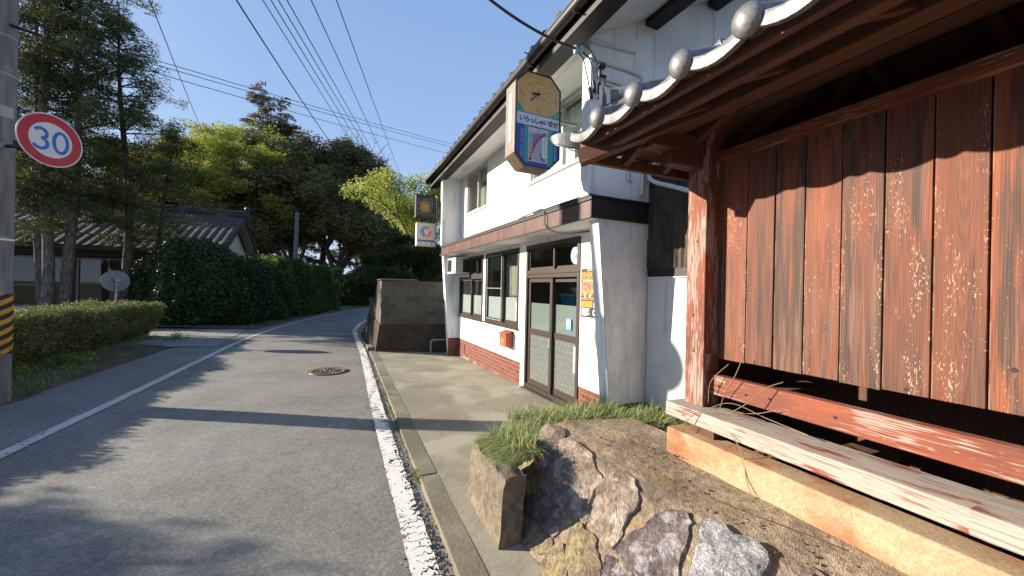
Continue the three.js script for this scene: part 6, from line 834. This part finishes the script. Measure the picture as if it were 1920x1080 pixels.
// ---------------------------------------------------------------- grass and weeds
function blades(name, label, list, pal, seed, h0, h1, w, bend) {
  const r = rng(seed), p = [], c = [], ix = []; let k = 0; for (const [x, y, z, s, ax, az] of list) {
    const h = lerp(h0, h1, r()) * s, a = r() * 6.28, dx = Math.cos(a), dz = Math.sin(a), b = bend * (0.4 + r()), bxv = (ax ?? 0) + Math.cos(a + 1.57) * b, bzv = (az ?? 0) + Math.sin(a + 1.57) * b, col = pal[Math.floor(r() * pal.length)], j = 0.7 + r() * 0.6;
    for (let i = 0; i < 4; i++) { const u = i / 3, ww = w * (1 - u * 0.92) * 0.5, ox = bxv * u * u * h, oz = bzv * u * u * h, dr = Math.hypot(bxv, bzv), yy = y + h * (u - 0.45 * Math.min(1.6, dr) * u * u); p.push(x + ox - dx * ww, yy, z + oz - dz * ww, x + ox + dx * ww, yy, z + oz + dz * ww); for (let n = 0; n < 2; n++) c.push(col[0] * j, col[1] * j, col[2] * j); if (i < 3) { const q = k + i * 2; ix.push(q, q + 1, q + 2, q + 1, q + 3, q + 2); } } k += 8;
  }
  const g = new THREE.BufferGeometry(); g.setAttribute('position', new THREE.Float32BufferAttribute(p, 3)); g.setAttribute('color', new THREE.Float32BufferAttribute(c, 3)); g.setIndex(ix); g.computeVertexNormals();
  const o = single(name, g, M.blade ||= new THREE.MeshPhysicalMaterial({ vertexColors: true, roughness: 0.7, transmission: 0.3, thickness: 0, side: THREE.DoubleSide }), label, name === 'weeds' ? 'weeds' : 'grass'); o.userData.kind = 'stuff'; return o;
}
{ const r = rng(71), L = []; for (let i = 0; i < 9000; i++) { const z = -2.3 - r() * 0.92, x0 = z > -2.6 ? 1.18 : 1.0 + (-2.6 - z) * 0.62, x = x0 + Math.pow(r(), 1.3) * (3.1 - x0), d = fbm(x * 3, z * 3 + 9, 256, 3); if (d < 0.36 + (x > 2.0 ? 0.06 : 0)) continue; if (z > -2.5 && x > 1.3 && r() < 0.85) continue; L.push([x, 0.3 + 0.05 * r(), z, 0.5 + d, -0.25, 0.15]); }
  for (let i = 0; i < 1700; i++) { const t = r(), z = -2.62 + t * 0.42, x = 1.0 + r() * 0.22; L.push([x, 0.4 + r() * 0.02, z, 1.15, -0.9 - r() * 0.5, 0.15 + r() * 0.4]); }
  for (let i = 0; i < 220; i++) { const a = r() * 6.28, d = r() * 0.05; L.push([1.12 + Math.cos(a) * d, 0.22, -2.2 + Math.sin(a) * d, 0.7, -0.7, 0.4]); }
  blades('bank_grass', 'long green grass spilling over the stone wall end beside the forecourt', L, [...PAL.grass, [0.3, 0.26, 0.12]], 72, 0.04, 0.16, 0.0075, 1.0); }
{ const r = rng(81), L = []; for (let i = 0; i < 9000; i++) { const z = -4 - r() * 9, x = -3.35 - Math.pow(r(), 0.7) * 1.9, d = fbm(x * 2.3, z * 1.6, 256, 3); if (d < 0.44) continue; L.push([x - 0.25, 0.05, z, d * 1.4]); } blades('verge_grass', 'bright weeds and grass growing along the foot of the clipped hedge', L, [...PAL.grass, [0.16, 0.24, 0.04], [0.12, 0.2, 0.03]], 82, 0.06, 0.2, 0.009, 0.9); }
{ const r = rng(87), L = [], t = thing('leafy_weeds', 'bright leafy weeds in clumps under the front of the clipped hedge', 'weeds'); t.userData.kind = 'stuff'; for (let i = 0; i < 900; i++) { const z = -4 - r() * 9, x = -3.85 - r() * 1.0, d = fbm(x * 1.4 + 3, z * 1.1 + 5, 256, 3); if (d < 0.5) continue; L.push([x, 0.06 + r() * 0.1, z, 0.35 + r() * 0.5]); } leaves(t, G.box, M.leafThin, L, [[0.2, 0.3, 0.05], [0.28, 0.36, 0.07], [0.14, 0.22, 0.05]], 88, 'foliage'); }
{ const r = rng(91), L = []; for (const [z, n, s] of [[-3.05, 70, 0.5], [-2.98, 40, 0.4], [-4.6, 30, 0.25], [-4.9, 30, 0.25], [-5.3, 24, 0.2], [-2.4, 14, 0.25], [-6.1, 20, 0.18]]) for (let i = 0; i < n; i++) L.push([0.55 + (r() - 0.5) * 0.035, 0.012, z + (r() - 0.5) * 0.13, s]); blades('kerb_weeds', 'small bright weeds sprouting in the joint between road and kerb', L, [[0.2, 0.26, 0.05], [0.28, 0.28, 0.07]], 92, 0.06, 0.14, 0.01, 0.9); }
{ const r = rng(95), L = []; for (let i = 0; i < 2600; i++) { const u = r(), x = lerp(-3.2, 1.5, u) + (r() - 0.5) * 0.4, z = lerp(-15.8, -28, u); const q = leftLine.getPoint(0.55); L.push([lerp(-3.1, 0.9, u * u) + (r() - 0.5) * 0.5, 0.02, lerp(-15.8, -27.5, u), 0.8]); } blades('bank_weeds', 'dry weeds along the foot of the tall hedge at the bend', L, [...PAL.grass, [0.2, 0.17, 0.08]], 96, 0.08, 0.22, 0.012, 0.8); }
{ const w = thing('roadside_weed', 'slender upright weed growing at the foot of the grey pier', 'weed', [...toW(-0.14, 0.1, -3.16).toArray()]), r = rng(3); for (let k = 0; k < 5; k++) { const top = V3((r() - 0.5) * 0.1, 0.3 + r() * 0.15, (r() - 0.5) * 0.1); part(w, 'stem', rod(V3((r() - 0.5) * 0.04, 0.15, 0), top, 0.002, 0.0012, 4), M.ws ||= flat('#5d7034', 0.8)); for (let i = 0; i < 12; i++) { const u = 0.3 + i / 17, q = V3(0, 0.15, 0).lerp(top, u), a = r() * 6.28; part(w, 'leaf', rod(q, q.clone().add(V3(Math.cos(a) * 0.03, 0.02, Math.sin(a) * 0.03)), 0.002, 0.0005, 4), M.ws); } } }
scene.traverse((o) => { if (o.isMesh) { o.castShadow = true; o.receiveShadow = true; } });
renderer.render(scene, camera);
